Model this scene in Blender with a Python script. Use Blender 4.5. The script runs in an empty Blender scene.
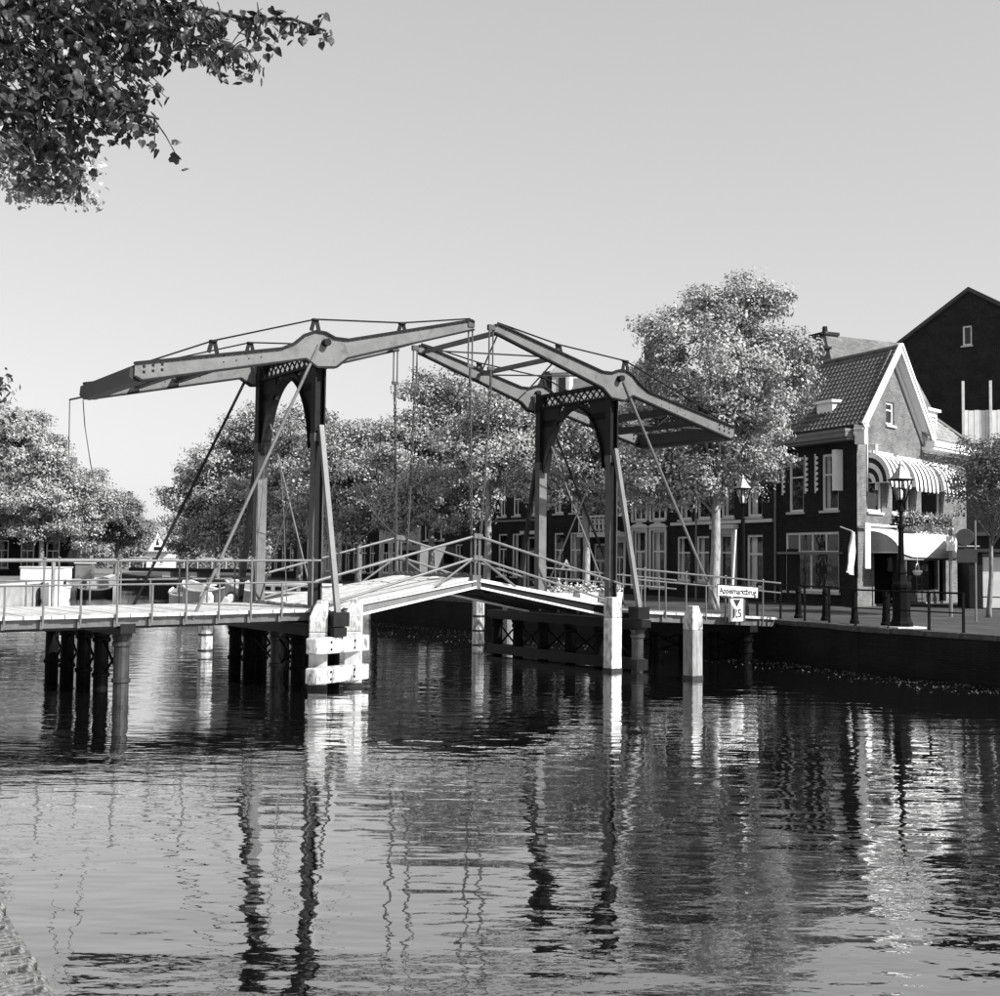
import bpy, math, random
import numpy as np
from mathutils import Matrix, Vector

rnd = random.Random(7)
SC = bpy.context.scene
COL = SC.collection
PI = math.pi

# ------------------------------------------------------------------ camera, sky, sun, exposure
FPX, HPX, ROLL, EYE = 1211.9, 560.71, 0.011, 2.95
pitch = math.atan((HPX - 498.0) / FPX)
r0 = Vector((1, 0, 0)); f0 = Vector((0, math.cos(pitch), math.sin(pitch))); u0_ = Vector((0, -math.sin(pitch), math.cos(pitch)))
rr = r0 * math.cos(ROLL) + u0_ * math.sin(ROLL)
uu = u0_ * math.cos(ROLL) - r0 * math.sin(ROLL)
cam = bpy.data.cameras.new('camera')
cam.sensor_fit = 'HORIZONTAL'; cam.sensor_width = 36.0; cam.lens = FPX * 36 / 1000.0
cam.clip_start = 0.05; cam.clip_end = 6000
co = bpy.data.objects.new('camera', cam); COL.objects.link(co)
co.matrix_world = Matrix(((rr.x, uu.x, -f0.x, 0), (rr.y, uu.y, -f0.y, 0), (rr.z, uu.z, -f0.z, EYE), (0, 0, 0, 1)))
SC.camera = co

SUN_EL, SUN_AZ = math.radians(38), math.radians(122)     # azimuth clockwise from +Y
w = bpy.data.worlds.new('World'); SC.world = w; w.use_nodes = True
nt = w.node_tree; nt.nodes.clear()
sky = nt.nodes.new('ShaderNodeTexSky'); sky.sky_type = 'NISHITA'; sky.sun_disc = False
sky.sun_elevation = SUN_EL; sky.sun_rotation = SUN_AZ; sky.air_density = 1.0; sky.dust_density = 0.7; sky.ozone_density = 1.0
bw = nt.nodes.new('ShaderNodeVectorMath'); bw.operation = 'DOT_PRODUCT'; bw.inputs[1].default_value = (0.12, 0.28, 0.60)   # blue-sensitive black and white film
bg = nt.nodes.new('ShaderNodeBackground'); wo = nt.nodes.new('ShaderNodeOutputWorld')
bg.inputs['Strength'].default_value = 0.103
nt.links.new(sky.outputs[0], bw.inputs[0]); pw_ = nt.nodes.new('ShaderNodeMath'); pw_.operation = 'POWER'; pw_.inputs[1].default_value = 0.5   # film response over the whole sky
ml_ = nt.nodes.new('ShaderNodeMath'); ml_.operation = 'MULTIPLY'; ml_.inputs[1].default_value = 2.0
nt.links.new(bw.outputs['Value'], pw_.inputs[0]); nt.links.new(pw_.outputs[0], ml_.inputs[0]); nt.links.new(ml_.outputs[0], bg.inputs['Color']); nt.links.new(bg.outputs[0], wo.inputs['Surface'])
sl = bpy.data.lights.new('sun', 'SUN'); sl.energy = 5.0; sl.angle = math.radians(0.5); sl.color = (1, 0.995, 0.985)
so = bpy.data.objects.new('sun', sl); COL.objects.link(so)
sd = Vector((math.sin(SUN_AZ) * math.cos(SUN_EL), math.cos(SUN_AZ) * math.cos(SUN_EL), math.sin(SUN_EL)))
so.rotation_euler = sd.to_track_quat('Z', 'Y').to_euler(); so.location = sd * 200
SC.view_settings.view_transform = 'Standard'; SC.view_settings.look = 'None'
SC.view_settings.exposure = 0.75; SC.view_settings.gamma = 1.0; SC.view_settings.use_curve_mapping = False
SC.render.engine = 'CYCLES'
SC.cycles.max_bounces = 6; SC.cycles.transparent_max_bounces = 8

# ------------------------------------------------------------------ materials (the photograph is black and white: greys)
def mat(name, g, rough=0.7, var=0.25, scale=6.0, spec=0.4, metal=0.0, bump=0.0, bscale=40.0, streak=None, detail=4.0, stain=0.0, sscale=5.0, sthr=0.56):
    m = bpy.data.materials.new(name); m.use_nodes = True
    n = m.node_tree.nodes; l = m.node_tree.links
    p = n['Principled BSDF']
    p.inputs['Roughness'].default_value = rough; p.inputs['Metallic'].default_value = metal
    p.inputs['Specular IOR Level'].default_value = spec
    tc = n.new('ShaderNodeTexCoord'); src = tc.outputs['Object']
    if streak:
        mp = n.new('ShaderNodeMapping'); mp.inputs['Scale'].default_value = streak
        l.new(src, mp.inputs['Vector']); src = mp.outputs[0]
    no = n.new('ShaderNodeTexNoise'); no.inputs['Scale'].default_value = scale; no.inputs['Detail'].default_value = detail; no.inputs['Roughness'].default_value = 0.65
    l.new(src, no.inputs['Vector'])
    mr = n.new('ShaderNodeMapRange'); mr.inputs['From Min'].default_value = 0.3; mr.inputs['From Max'].default_value = 0.7
    mr.inputs['To Min'].default_value = max(0.0, g * (1 - var)); mr.inputs['To Max'].default_value = min(0.95, g * (1 + var))
    l.new(no.outputs['Fac'], mr.inputs['Value']); l.new(mr.outputs[0], p.inputs['Base Color'])
    if stain:
        sn = n.new('ShaderNodeTexNoise'); sn.inputs['Scale'].default_value = sscale; sn.inputs['Detail'].default_value = 8; sn.inputs['Roughness'].default_value = 0.72
        l.new(src, sn.inputs['Vector'])
        sr = n.new('ShaderNodeMapRange'); sr.inputs['From Min'].default_value = sthr - .03; sr.inputs['From Max'].default_value = sthr + .1; sr.inputs['To Min'].default_value = 1.0; sr.inputs['To Max'].default_value = 1.0 - stain
        l.new(sn.outputs['Fac'], sr.inputs['Value'])
        sm = n.new('ShaderNodeMath'); sm.operation = 'MULTIPLY'; l.new(mr.outputs[0], sm.inputs[0]); l.new(sr.outputs[0], sm.inputs[1]); l.new(sm.outputs[0], p.inputs['Base Color'])
    if bump:
        b = n.new('ShaderNodeTexNoise'); b.inputs['Scale'].default_value = bscale; b.inputs['Detail'].default_value = 5
        l.new(src, b.inputs['Vector'])
        bn = n.new('ShaderNodeBump'); bn.inputs['Strength'].default_value = bump; bn.inputs['Distance'].default_value = 0.02
        l.new(b.outputs['Fac'], bn.inputs['Height']); l.new(bn.outputs[0], p.inputs['Normal'])
    return m

def brickmat(name, g, mortar, scale=1.0, rough=0.85, var=0.35, bump=0.3, bw_=0.22, rh=0.065):
    """Brick bond mapped on the larger horizontal run and z of the surface."""
    m = mat(name, g, rough, var, 1.3, spec=.12)
    n = m.node_tree.nodes; l = m.node_tree.links; p = n['Principled BSDF']
    old = p.inputs['Base Color'].links[0].from_socket
    tc = n.new('ShaderNodeTexCoord'); sp = n.new('ShaderNodeSeparateXYZ'); l.new(tc.outputs['Object'], sp.inputs[0])
    ad = n.new('ShaderNodeMath'); ad.operation = 'ADD'; l.new(sp.outputs['X'], ad.inputs[0]); l.new(sp.outputs['Y'], ad.inputs[1])
    cb = n.new('ShaderNodeCombineXYZ'); l.new(ad.outputs[0], cb.inputs['X']); l.new(sp.outputs['Z'], cb.inputs['Y'])
    br = n.new('ShaderNodeTexBrick'); br.inputs['Scale'].default_value = scale
    br.inputs['Brick Width'].default_value = bw_; br.inputs['Row Height'].default_value = rh; br.inputs['Mortar Size'].default_value = 0.008
    br.inputs['Color1'].default_value = (0.75,) * 3 + (1,); br.inputs['Color2'].default_value = (1.25,) * 3 + (1,)
    br.inputs['Mortar'].default_value = (mortar / g,) * 3 + (1,)
    l.new(cb.outputs[0], br.inputs['Vector'])
    mx = n.new('ShaderNodeMath'); mx.operation = 'MULTIPLY'; l.new(old, mx.inputs[0]); l.new(br.outputs['Color'], mx.inputs[1])
    l.new(mx.outputs[0], p.inputs['Base Color'])
    bn = n.new('ShaderNodeBump'); bn.inputs['Strength'].default_value = bump; bn.inputs['Distance'].default_value = 0.006; bn.invert = True
    l.new(br.outputs['Fac'], bn.inputs['Height']); l.new(bn.outputs[0], p.inputs['Normal'])
    return m

M = {}
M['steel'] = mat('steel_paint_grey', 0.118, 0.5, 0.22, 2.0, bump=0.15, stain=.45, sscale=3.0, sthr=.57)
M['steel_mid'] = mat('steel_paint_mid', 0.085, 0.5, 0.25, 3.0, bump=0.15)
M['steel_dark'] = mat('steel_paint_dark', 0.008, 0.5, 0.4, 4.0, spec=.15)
M['column'] = mat('column_iron_lit', 0.03, 0.45, 0.5, 4.0)
M['post'] = mat('post_paint_shaded', 0.045, 0.5, 0.3, 3.0)
M['iron'] = mat('cast_iron_black', 0.006, 0.6, 0.4, 5.0, spec=.06)
M['rail'] = mat('rail_paint', 0.095, 0.5, 0.3, 5.0)
M['railblack'] = mat('rail_paint_black', 0.007, 0.6, 0.3, 5.0, spec=.08)
M['railgrey'] = mat('rail_paint_worn', 0.05, 0.5, 0.5, 3.0)
M['deck'] = mat('weathered_plank', 0.46, 0.8, 0.28, 2.2, streak=(3, 3, 3), bump=0.4, bscale=18, stain=.4, sscale=2.5)
M['pilewhite'] = mat('pile_white_paint', 0.5, 0.75, 0.22, 7.0, streak=(1, 1, .35), bump=0.5, bscale=14, stain=.8, sscale=7, sthr=.51)
M['pilegrey'] = mat('pile_bare_wood', 0.2, 0.85, 0.5, 5.0, streak=(1.5, 1.5, .3), bump=0.6, bscale=20)
M['pileblack'] = mat('pile_wet_wood', 0.02, 0.5, 0.4, 5.0)
M['fascia'] = mat('fascia_steel', 0.085, 0.6, 0.4, 2.0, streak=(2, 2, 1))
M['tar_shade'] = mat('tar_shade_dark', 0.012, 0.4, 0.4, 4.0)
M['white'] = mat('white_paint', 0.78, 0.55, 0.08, 2.0)
M['cream'] = mat('cream_paint', 0.62, 0.6, 0.12, 2.0)
M['greypaint'] = mat('grey_paint', 0.16, 0.6, 0.15, 2.0)
M['stone'] = mat('stone_sill', 0.5, 0.8, 0.2, 6.0)
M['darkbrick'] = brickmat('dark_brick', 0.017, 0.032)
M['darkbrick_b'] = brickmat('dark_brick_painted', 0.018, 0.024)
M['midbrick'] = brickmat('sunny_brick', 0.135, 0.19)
M['palebrick'] = brickmat('pale_render', 0.5, 0.48)
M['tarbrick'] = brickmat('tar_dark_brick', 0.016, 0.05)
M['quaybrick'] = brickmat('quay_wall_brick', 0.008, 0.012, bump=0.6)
M['tile'] = mat('roof_tile', 0.085, 0.6, 0.4, 3.0)
M['tile_sunlit'] = mat('roof_tile_sunlit', 0.3, 0.6, 0.3, 3.0)
M['slate'] = mat('roof_dark', 0.04, 0.6, 0.4, 2.0)
M['bark'] = mat('bark', 0.16, 0.9, 0.6, 9.0, streak=(1, 1, .3), bump=0.8, bscale=16)
M['bark_dark'] = mat('bark_dark', 0.035, 0.9, 0.5, 9.0)
M['bark_sunlit'] = mat('bark_sunlit', 0.27, 0.9, 0.5, 9.0, streak=(1, 1, .35), bump=0.8, bscale=16)  # sunlight on the quay trunks put into a paler bark
M['pave'] = brickmat('street_clinkers', 0.06, 0.05)
M['dirt'] = mat('bank_ground', 0.16, 0.95, 0.3, 0.5, bump=0.4)
M['quaypave'] = mat('left_quay_ground', 0.14, 0.9, 0.6, 14.0, bump=0.9, bscale=30)
M['brickloose'] = mat('edge_brick', 0.2, 0.9, 0.6, 16.0, bump=1.0, bscale=35, stain=.88, sscale=13, sthr=.5)
M['cloth'] = mat('white_cloth', 0.7, 0.9, 0.1, 5.0)
M['cloth_grey'] = mat('grey_canvas', 0.22, 0.9, 0.15, 3.0)
M['cloth_black'] = mat('dark_stripe_canvas', 0.02, 0.9, 0.1, 3.0)
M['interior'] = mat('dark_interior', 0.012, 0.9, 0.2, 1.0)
M['curtain'] = mat('net_curtain', 0.7, 0.95, 0.25, 9.0, streak=(6, 6, .3))
M['goods'] = mat('shop_goods', 0.22, 0.8, 0.95, 5.0)
M['signback'] = mat('sign_back', 0.045, 0.6, 0.2, 3.0)
M['ink'] = mat('sign_ink', 0.012, 0.6, 0.1, 3.0)
M['hull'] = mat('barge_hull', 0.2, 0.5, 0.2, 1.5)
M['flower'] = mat('white_flowers', 0.7, 0.9, 0.6, 25.0)

def leafmat(name, g, var=0.35, sc=0.9, spec=0.45, trans=0.22):
    m = bpy.data.materials.new(name); m.use_nodes = True
    n = m.node_tree.nodes; l = m.node_tree.links; p = n['Principled BSDF']; out = n['Material Output']
    p.inputs['Roughness'].default_value = 0.42; p.inputs['Specular IOR Level'].default_value = spec
    tc = n.new('ShaderNodeTexCoord'); no = n.new('ShaderNodeTexNoise'); no.inputs['Scale'].default_value = sc; no.inputs['Detail'].default_value = 6; no.inputs['Roughness'].default_value = 0.8
    l.new(tc.outputs['Object'], no.inputs['Vector'])
    mr = n.new('ShaderNodeMapRange'); mr.inputs['From Min'].default_value = 0.32; mr.inputs['From Max'].default_value = 0.68
    mr.inputs['To Min'].default_value = g * (1 - var); mr.inputs['To Max'].default_value = g * (1 + var)
    l.new(no.outputs['Fac'], mr.inputs['Value']); l.new(mr.outputs[0], p.inputs['Base Color'])
    tr = n.new('ShaderNodeBsdfTranslucent'); l.new(mr.outputs[0], tr.inputs['Color'])
    mx = n.new('ShaderNodeMixShader'); mx.inputs[0].default_value = trans
    l.new(p.outputs[0], mx.inputs[1]); l.new(tr.outputs[0], mx.inputs[2]); l.new(mx.outputs[0], out.inputs['Surface'])
    return m
M['leaf'] = leafmat('leaf_mid', 0.3, .3, trans=.06)
M['leaf_far'] = leafmat('leaf_far', 0.3, .3, trans=.06)
M['leaf_dark'] = leafmat('leaf_dark', 0.15, trans=.06)
M['leaf_near'] = leafmat('leaf_near', 0.05, 0.6, 5.0, spec=.55, trans=0.06)

def glassmat():
    m = bpy.data.materials.new('window_glass'); m.use_nodes = True
    n = m.node_tree.nodes; l = m.node_tree.links; out = n['Material Output']; n.remove(n['Principled BSDF'])
    t = n.new('ShaderNodeBsdfTransparent'); g = n.new('ShaderNodeBsdfGlossy'); g.inputs['Roughness'].default_value = 0.03
    lw = n.new('ShaderNodeLayerWeight'); lw.inputs['Blend'].default_value = 0.5
    pw = n.new('ShaderNodeMath'); pw.operation = 'POWER'; pw.inputs[1].default_value = 4.0; l.new(lw.outputs['Facing'], pw.inputs[0])
    fr = n.new('ShaderNodeMath'); fr.operation = 'MULTIPLY_ADD'; fr.inputs[1].default_value = 0.85; fr.inputs[2].default_value = 0.05; l.new(pw.outputs[0], fr.inputs[0])
    tc = n.new('ShaderNodeTexCoord'); no = n.new('ShaderNodeTexNoise'); no.inputs['Scale'].default_value = 1.8
    bn = n.new('ShaderNodeBump'); bn.inputs['Strength'].default_value = 0.25; bn.inputs['Distance'].default_value = 0.03
    l.new(tc.outputs['Object'], no.inputs['Vector']); l.new(no.outputs['Fac'], bn.inputs['Height']); l.new(bn.outputs[0], g.inputs['Normal'])
    mx = n.new('ShaderNodeMixShader'); l.new(fr.outputs[0], mx.inputs[0]); l.new(t.outputs[0], mx.inputs[1]); l.new(g.outputs[0], mx.inputs[2])
    l.new(mx.outputs[0], out.inputs['Surface'])
    return m
M['glass'] = glassmat()

def watermat():
    m = bpy.data.materials.new('canal_water'); m.use_nodes = True
    n = m.node_tree.nodes; l = m.node_tree.links; out = n['Material Output']; n.remove(n['Principled BSDF'])
    df = n.new('ShaderNodeBsdfDiffuse'); df.inputs['Color'].default_value = (0.006, 0.006, 0.006, 1)
    p = n.new('ShaderNodeBsdfGlossy'); p.inputs['Roughness'].default_value = 0.015; p.inputs['Color'].default_value = (0.97, 0.97, 0.97, 1)
    lw = n.new('ShaderNodeLayerWeight'); lw.inputs['Blend'].default_value = 0.5
    pw = n.new('ShaderNodeMath'); pw.operation = 'POWER'; pw.inputs[1].default_value = 1.8; l.new(lw.outputs['Facing'], pw.inputs[0])
    ma = n.new('ShaderNodeMath'); ma.operation = 'MULTIPLY_ADD'; ma.inputs[1].default_value = 0.96; ma.inputs[2].default_value = 0.03; l.new(pw.outputs[0], ma.inputs[0])
    mx = n.new('ShaderNodeMixShader'); l.new(ma.outputs[0], mx.inputs[0]); l.new(df.outputs[0], mx.inputs[1]); l.new(p.outputs[0], mx.inputs[2]); l.new(mx.outputs[0], out.inputs['Surface'])
    tc = n.new('ShaderNodeTexCoord')
    def noise(sx, sy, sc, det, rot=0.0):
        mp = n.new('ShaderNodeMapping'); mp.inputs['Scale'].default_value = (sx, sy, 1); mp.inputs['Rotation'].default_value = (0, 0, rot)
        l.new(tc.outputs['Object'], mp.inputs['Vector'])
        t = n.new('ShaderNodeTexNoise'); t.inputs['Scale'].default_value = sc; t.inputs['Detail'].default_value = det; t.inputs['Roughness'].default_value = 0.5
        l.new(mp.outputs[0], t.inputs['Vector']); return t.outputs['Fac']
    a = noise(0.55, 1.3, 1.5, 2.0, 0.18)      # low swell, crests roughly across the canal
    b = noise(0.8, 1.6, 5.6, 2.0, -0.12)      # ripples
    pat = noise(0.06, 0.16, 1.0, 2.0, 0.2)    # calm and ruffled patches
    mr = n.new('ShaderNodeMapRange'); mr.inputs['From Min'].default_value = 0.45; mr.inputs['From Max'].default_value = 0.66
    mr.inputs['To Min'].default_value = 0.05; mr.inputs['To Max'].default_value = 0.42
    l.new(pat, mr.inputs['Value'])
    mu = n.new('ShaderNodeMath'); mu.operation = 'MULTIPLY'; l.new(b, mu.inputs[0]); l.new(mr.outputs[0], mu.inputs[1])
    ad = n.new('ShaderNodeMath'); ad.operation = 'ADD'; l.new(a, ad.inputs[0]); l.new(mu.outputs[0], ad.inputs[1])
    bn = n.new('ShaderNodeBump'); bn.inputs['Strength'].default_value = 1.0; bn.inputs['Distance'].default_value = 0.017
    l.new(ad.outputs[0], bn.inputs['Height']); l.new(bn.outputs[0], p.inputs['Normal']); l.new(bn.outputs[0], lw.inputs['Normal'])
    return m
M['water'] = watermat()

# ------------------------------------------------------------------ mesh helpers
class MB:
    def __init__(s): s.v = []; s.f = []
    def add(s, vs, fs, mtx=None):
        o = len(s.v)
        s.v += [tuple(mtx @ Vector(p)) if mtx else tuple(p) for p in vs]
        s.f += [tuple(i + o for i in f) for f in fs]
    def box(s, a, b, mtx=None):
        (x0, y0, z0), (x1, y1, z1) = a, b
        if x0 > x1: x0, x1 = x1, x0
        if y0 > y1: y0, y1 = y1, y0
        if z0 > z1: z0, z1 = z1, z0
        s.add([(x0, y0, z0), (x1, y0, z0), (x1, y1, z0), (x0, y1, z0), (x0, y0, z1), (x1, y0, z1), (x1, y1, z1), (x0, y1, z1)],
              [(0, 3, 2, 1), (4, 5, 6, 7), (0, 1, 5, 4), (1, 2, 6, 5), (2, 3, 7, 6), (3, 0, 4, 7)], mtx)
    def bar(s, p, q, wd, ht, up=(0, 0, 1)):
        p = Vector(p); q = Vector(q); d = (q - p).normalized(); upv = Vector(up)
        if abs(d.dot(upv)) > 0.98: upv = Vector((0, 1, 0))
        sd_ = d.cross(upv).normalized(); t = sd_.cross(d).normalized()
        c = [(-.5, -.5), (.5, -.5), (.5, .5), (-.5, .5)]
        vs = [p + sd_ * a * wd + t * b * ht for a, b in c] + [q + sd_ * a * wd + t * b * ht for a, b in c]
        s.add(vs, [(0, 1, 2, 3), (7, 6, 5, 4), (0, 4, 5, 1), (1, 5, 6, 2), (2, 6, 7, 3), (3, 7, 4, 0)])
    def tube(s, pts, r, n=8, cap=True):
        pts = [Vector(p) for p in pts]; k = len(pts)
        rs = r if isinstance(r, (list, tuple)) else [r] * k
        o = len(s.v)
        for i, p in enumerate(pts):
            d = (pts[min(i + 1, k - 1)] - pts[max(i - 1, 0)]).normalized()
            ref = Vector((0, 0, 1)) if abs(d.z) < 0.9 else Vector((1, 0, 0))
            a = d.cross(ref).normalized(); b = a.cross(d)
            for j in range(n):
                t = 2 * PI * j / n; s.v.append(tuple(p + (a * math.cos(t) + b * math.sin(t)) * rs[i]))
        for i in range(k - 1):
            for j in range(n):
                s.f.append((o + i * n + j, o + (i + 1) * n + j, o + (i + 1) * n + (j + 1) % n, o + i * n + (j + 1) % n))
        if cap:
            s.f.append(tuple(o + j for j in range(n))); s.f.append(tuple(o + (k - 1) * n + j for j in reversed(range(n))))
    def lathe(s, prof, n=12, c=(0, 0, 0), rot=0.0):
        o = len(s.v)
        for r, z in prof:
            for j in range(n):
                t = 2 * PI * j / n + rot; s.v.append((c[0] + r * math.cos(t), c[1] + r * math.sin(t), c[2] + z))
        for i in range(len(prof) - 1):
            for j in range(n):
                s.f.append((o + i * n + j, o + i * n + (j + 1) % n, o + (i + 1) * n + (j + 1) % n, o + (i + 1) * n + j))
        s.f.append(tuple(o + j for j in reversed(range(n)))); k = len(prof) - 1
        s.f.append(tuple(o + k * n + j for j in range(n)))
    def prism(s, poly, a, b, axis='y'):
        """2-D polygon extruded along an axis: axis y -> poly is (x,z); axis x -> (y,z); axis z -> (x,y)."""
        k = len(poly)
        def P(q, t): return (q[0], t, q[1]) if axis == 'y' else ((t, q[0], q[1]) if axis == 'x' else (q[0], q[1], t))
        o = len(s.v)
        s.v += [P(q, a) for q in poly] + [P(q, b) for q in poly]
        s.f.append(tuple(o + i for i in range(k))); s.f.append(tuple(o + k + i for i in reversed(range(k))))
        for i in range(k): s.f.append((o + i, o + k + i, o + k + (i + 1) % k, o + (i + 1) % k))
    def mesh(s, name, mt, smooth=False):
        me = bpy.data.meshes.new(name); me.from_pydata(s.v, [], s.f); me.materials.append(mt)
        if smooth: me.polygons.foreach_set('use_smooth', [True] * len(me.polygons))
        bmfix(me); return me
    def build(s, name, mt, parent=None, mtx=None, smooth=False):
        return link(name, s.mesh(name, mt, smooth), parent, mtx)
import bmesh
def bmfix(me):
    b = bmesh.new(); b.from_mesh(me); bmesh.ops.recalc_face_normals(b, faces=b.faces); b.to_mesh(me); b.free()
def link(name, data, parent=None, mtx=None):
    o = bpy.data.objects.new(name, data); COL.objects.link(o)
    if parent is not None: o.parent = parent
    if mtx is not None: o.matrix_local = mtx
    return o
def bevel(o, w_=.025):
    b = o.modifiers.new('bevel', 'BEVEL'); b.width = w_; b.segments = 2; b.limit_method = 'ANGLE'; return o
def tag(o, label=None, cat=None, group=None, kind=None):
    if label: o['label'] = label
    if cat: o['category'] = cat
    if group: o['group'] = group
    if kind: o['kind'] = kind
    return o
def empty(name, loc, rz=0.0, label=None, cat=None, group=None):
    o = link(name, None); o.location = loc; o.rotation_euler = (0, 0, rz); o.empty_display_size = 0.2
    return tag(o, label, cat, group)
def T(x, y, z): return Matrix.Translation((x, y, z))
def copy_tree(o, parent=None):
    c = o.copy(); COL.objects.link(c)
    if parent is not None: c.parent = parent
    for ch in list(o.children): copy_tree(ch, c)
    return c

# ------------------------------------------------------------------ setting
QZ = 1.25
RB = [(40, -34), (12.2, 29.6), (9.9, 33.3), (7.9, 38.5), (-3.2, 55.5), (-7.2, 62.5), (-15.5, 74), (-26, 95), (-33.5, 112), (-40, 128)]
LB = [(1.25, -1.0), (-1.73, 4.85), (-2.62, 6.35), (-11.6, 23.3), (-20, 39), (-27.4, 58), (-30.2, 82), (-32.2, 100), (-40, 128)]
def sheet(name, poly, z, mt, depth=None):
    mb = MB()
    if depth is None:
        mb.add([(x, y, z) for x, y in poly], [tuple(range(len(poly)))])
    else: mb.prism(poly, z - depth, z, 'z')
    return tag(mb.build(name, mt), kind='structure')
sheet('water', [(-160, -90), (160, -90), (160, 140), (-160, 140)], 0, M['water'])
sheet('ground', [(-3500, -3500), (3500, -3500), (3500, 3500), (-3500, 3500)], -1.6, M['dirt'])
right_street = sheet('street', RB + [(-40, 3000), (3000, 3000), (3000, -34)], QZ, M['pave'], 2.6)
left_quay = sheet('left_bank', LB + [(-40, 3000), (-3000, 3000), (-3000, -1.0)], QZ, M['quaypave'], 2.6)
# quay walls with coping, in front of the earth bank
def quaywall(name, line, sgn, mt, capm, stones=None):
    mb = MB(); cp = MB()
    for (a, b) in zip(line[:-1], line[1:]):
        A = Vector((*a, 0)); B = Vector((*b, 0)); d = (B - A).normalized(); nrm = Vector((d.y, -d.x, 0)) * sgn
        mb.bar(A + nrm * 0.03 + Vector((0, 0, .1)), B + nrm * 0.03 + Vector((0, 0, .1)), 0.1, 2.0)
        cp.bar(A - nrm * 0.13 + Vector((0, 0, QZ - .045)), B - nrm * 0.13 + Vector((0, 0, QZ - .045)), 0.46, 0.12)
    q = tag(mb.build(name, mt), kind='structure')
    if stones is None: cp.build('coping', capm, q)
    else:
        me_ = {}
        for (a, b) in zip(line[:-1], line[1:]):
            A = Vector((*a, 0)); B = Vector((*b, 0)); d = (B - A).normalized(); nrm = Vector((d.y, -d.x, 0)) * sgn; Ls = (B - A).length; n_ = max(1, round(Ls / stones)); key = round(Ls / n_, 3)
            if key not in me_:
                c = MB(); h_ = key / 2 - .006; c.prism([(-h_, -.22), (h_, -.22), (h_, .2), (h_ - .02, .23), (-h_ + .02, .23), (-h_, .2)], -.07, .065, 'z'); me_[key] = c.mesh('coping_stone', capm)
            for i in range(n_):
                p = A + d * (i + .5) * key - nrm * .12
                if p.y < 26 or p.y > 80: continue
                o = link('coping_stone', me_[key], q); o.location = (p.x, p.y, QZ - .05 + rnd.uniform(-.012, .012)); o.rotation_euler = (rnd.uniform(-.012, .012), rnd.uniform(-.006, .006), math.atan2(d.y, d.x) + (PI if sgn > 0 else 0))
    return q
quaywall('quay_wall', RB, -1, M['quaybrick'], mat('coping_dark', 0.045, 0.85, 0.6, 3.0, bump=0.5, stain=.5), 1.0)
quaywall('left_quay_wall', LB[3:], 1, mat('left_quay_stone', 0.3, 0.8, 0.3, 1.5), M['stone'])

# the brick edge of the near left quay: bricks laid one by one
edge = tag(link('quay_edge', None), kind='structure')
A = Vector((-0.34, 2.4, 0)); d = Vector((-0.505, 0.863, 0)).normalized(); nr = Vector((d.y, -d.x, 0))
bmb = MB(); bmb.prism([(-0.1, -0.045), (0.1, -0.045), (0.1, 0.035), (0.085, 0.05), (-0.09, 0.048), (-0.1, 0.03)], -0.048, 0.048, 'y')
bme = bmb.mesh('brick', M['brickloose'])
for i in range(66):
    for k in range(6):
        p = A + d * (i * 0.104 + rnd.uniform(-.008, .008)) - nr * (0.09 + k * 0.214 + (0.03 if k else 0)) + nr * rnd.uniform(-.02, .012)
        o = link('brick', bme, edge)
        o.location = (p.x, p.y, QZ + 0.0 + rnd.uniform(-.012, .02))
        o.rotation_euler = (rnd.uniform(-.07, .07), rnd.uniform(-.07, .07), math.atan2(nr.y, nr.x) + rnd.uniform(-.07, .07))
        if rnd.random() < .3: o.scale = (rnd.uniform(.8, 1.0), rnd.uniform(.85, 1), 1)
mb = MB(); mb.bar(A - d * .2 - nr * .02 + Vector((0, 0, .55)), A + d * 7 - nr * .02 + Vector((0, 0, .55)), 0.1, 1.24)
tag(mb.build('near_quay_wall', M['quaybrick']), kind='structure')
mb = MB()
for i in range(900):
    p = A + d * rnd.uniform(0, 6.9) - nr * rnd.uniform(.01, .9); h = rnd.uniform(.012, .03); a = rnd.uniform(0, 6.28); r_ = rnd.uniform(.004, .01)
    z = QZ + .03
    mb.add([(p.x, p.y, z), (p.x + r_ * math.cos(a), p.y + r_ * math.sin(a), z), (p.x + rnd.uniform(-.03, .03), p.y + rnd.uniform(-.03, .03), z + h)], [(0, 1, 2)])
tag(mb.build('weeds', M['leaf']), 'short weeds and moss between the bricks of the near quay edge', 'weeds', kind='stuff')

# leaves drifting on the water below the right bank and past the bridge
mb = MB()
for i in range(1300):
    t = (rnd.randrange(9) + rnd.gauss(.5, .28)) / 9
    if i < 600: a, b, off = Vector((12.6, 28.6, 0)), Vector((8.0, 38.0, 0)), abs(rnd.gauss(0, .8)) + .15
    else: a, b, off = Vector((6.5, 40.0, 0)), Vector((-8.5, 62, 0)), abs(rnd.gauss(0, 2.4)) + .4
    dd = (b - a); p = a + dd * t + Vector((-dd.y, dd.x, 0)).normalized() * off
    s_ = rnd.uniform(.02, .05); an = rnd.uniform(0, 6.28)
    q = [(p.x + s_ * math.cos(an + k * PI / 2) * (1 if k % 2 else .6), p.y + s_ * math.sin(an + k * PI / 2) * (1 if k % 2 else .6), .006 + .012 * (k == 1)) for k in range(4)]
    mb.add(q, [(0, 1, 2, 3)])
tag(mb.build('floating_leaves', mat('fallen_leaf', 0.16, 0.5, 0.6, 30)), 'fallen leaves drifting on the dark water under the right quay', 'leaves', kind='stuff')

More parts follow.
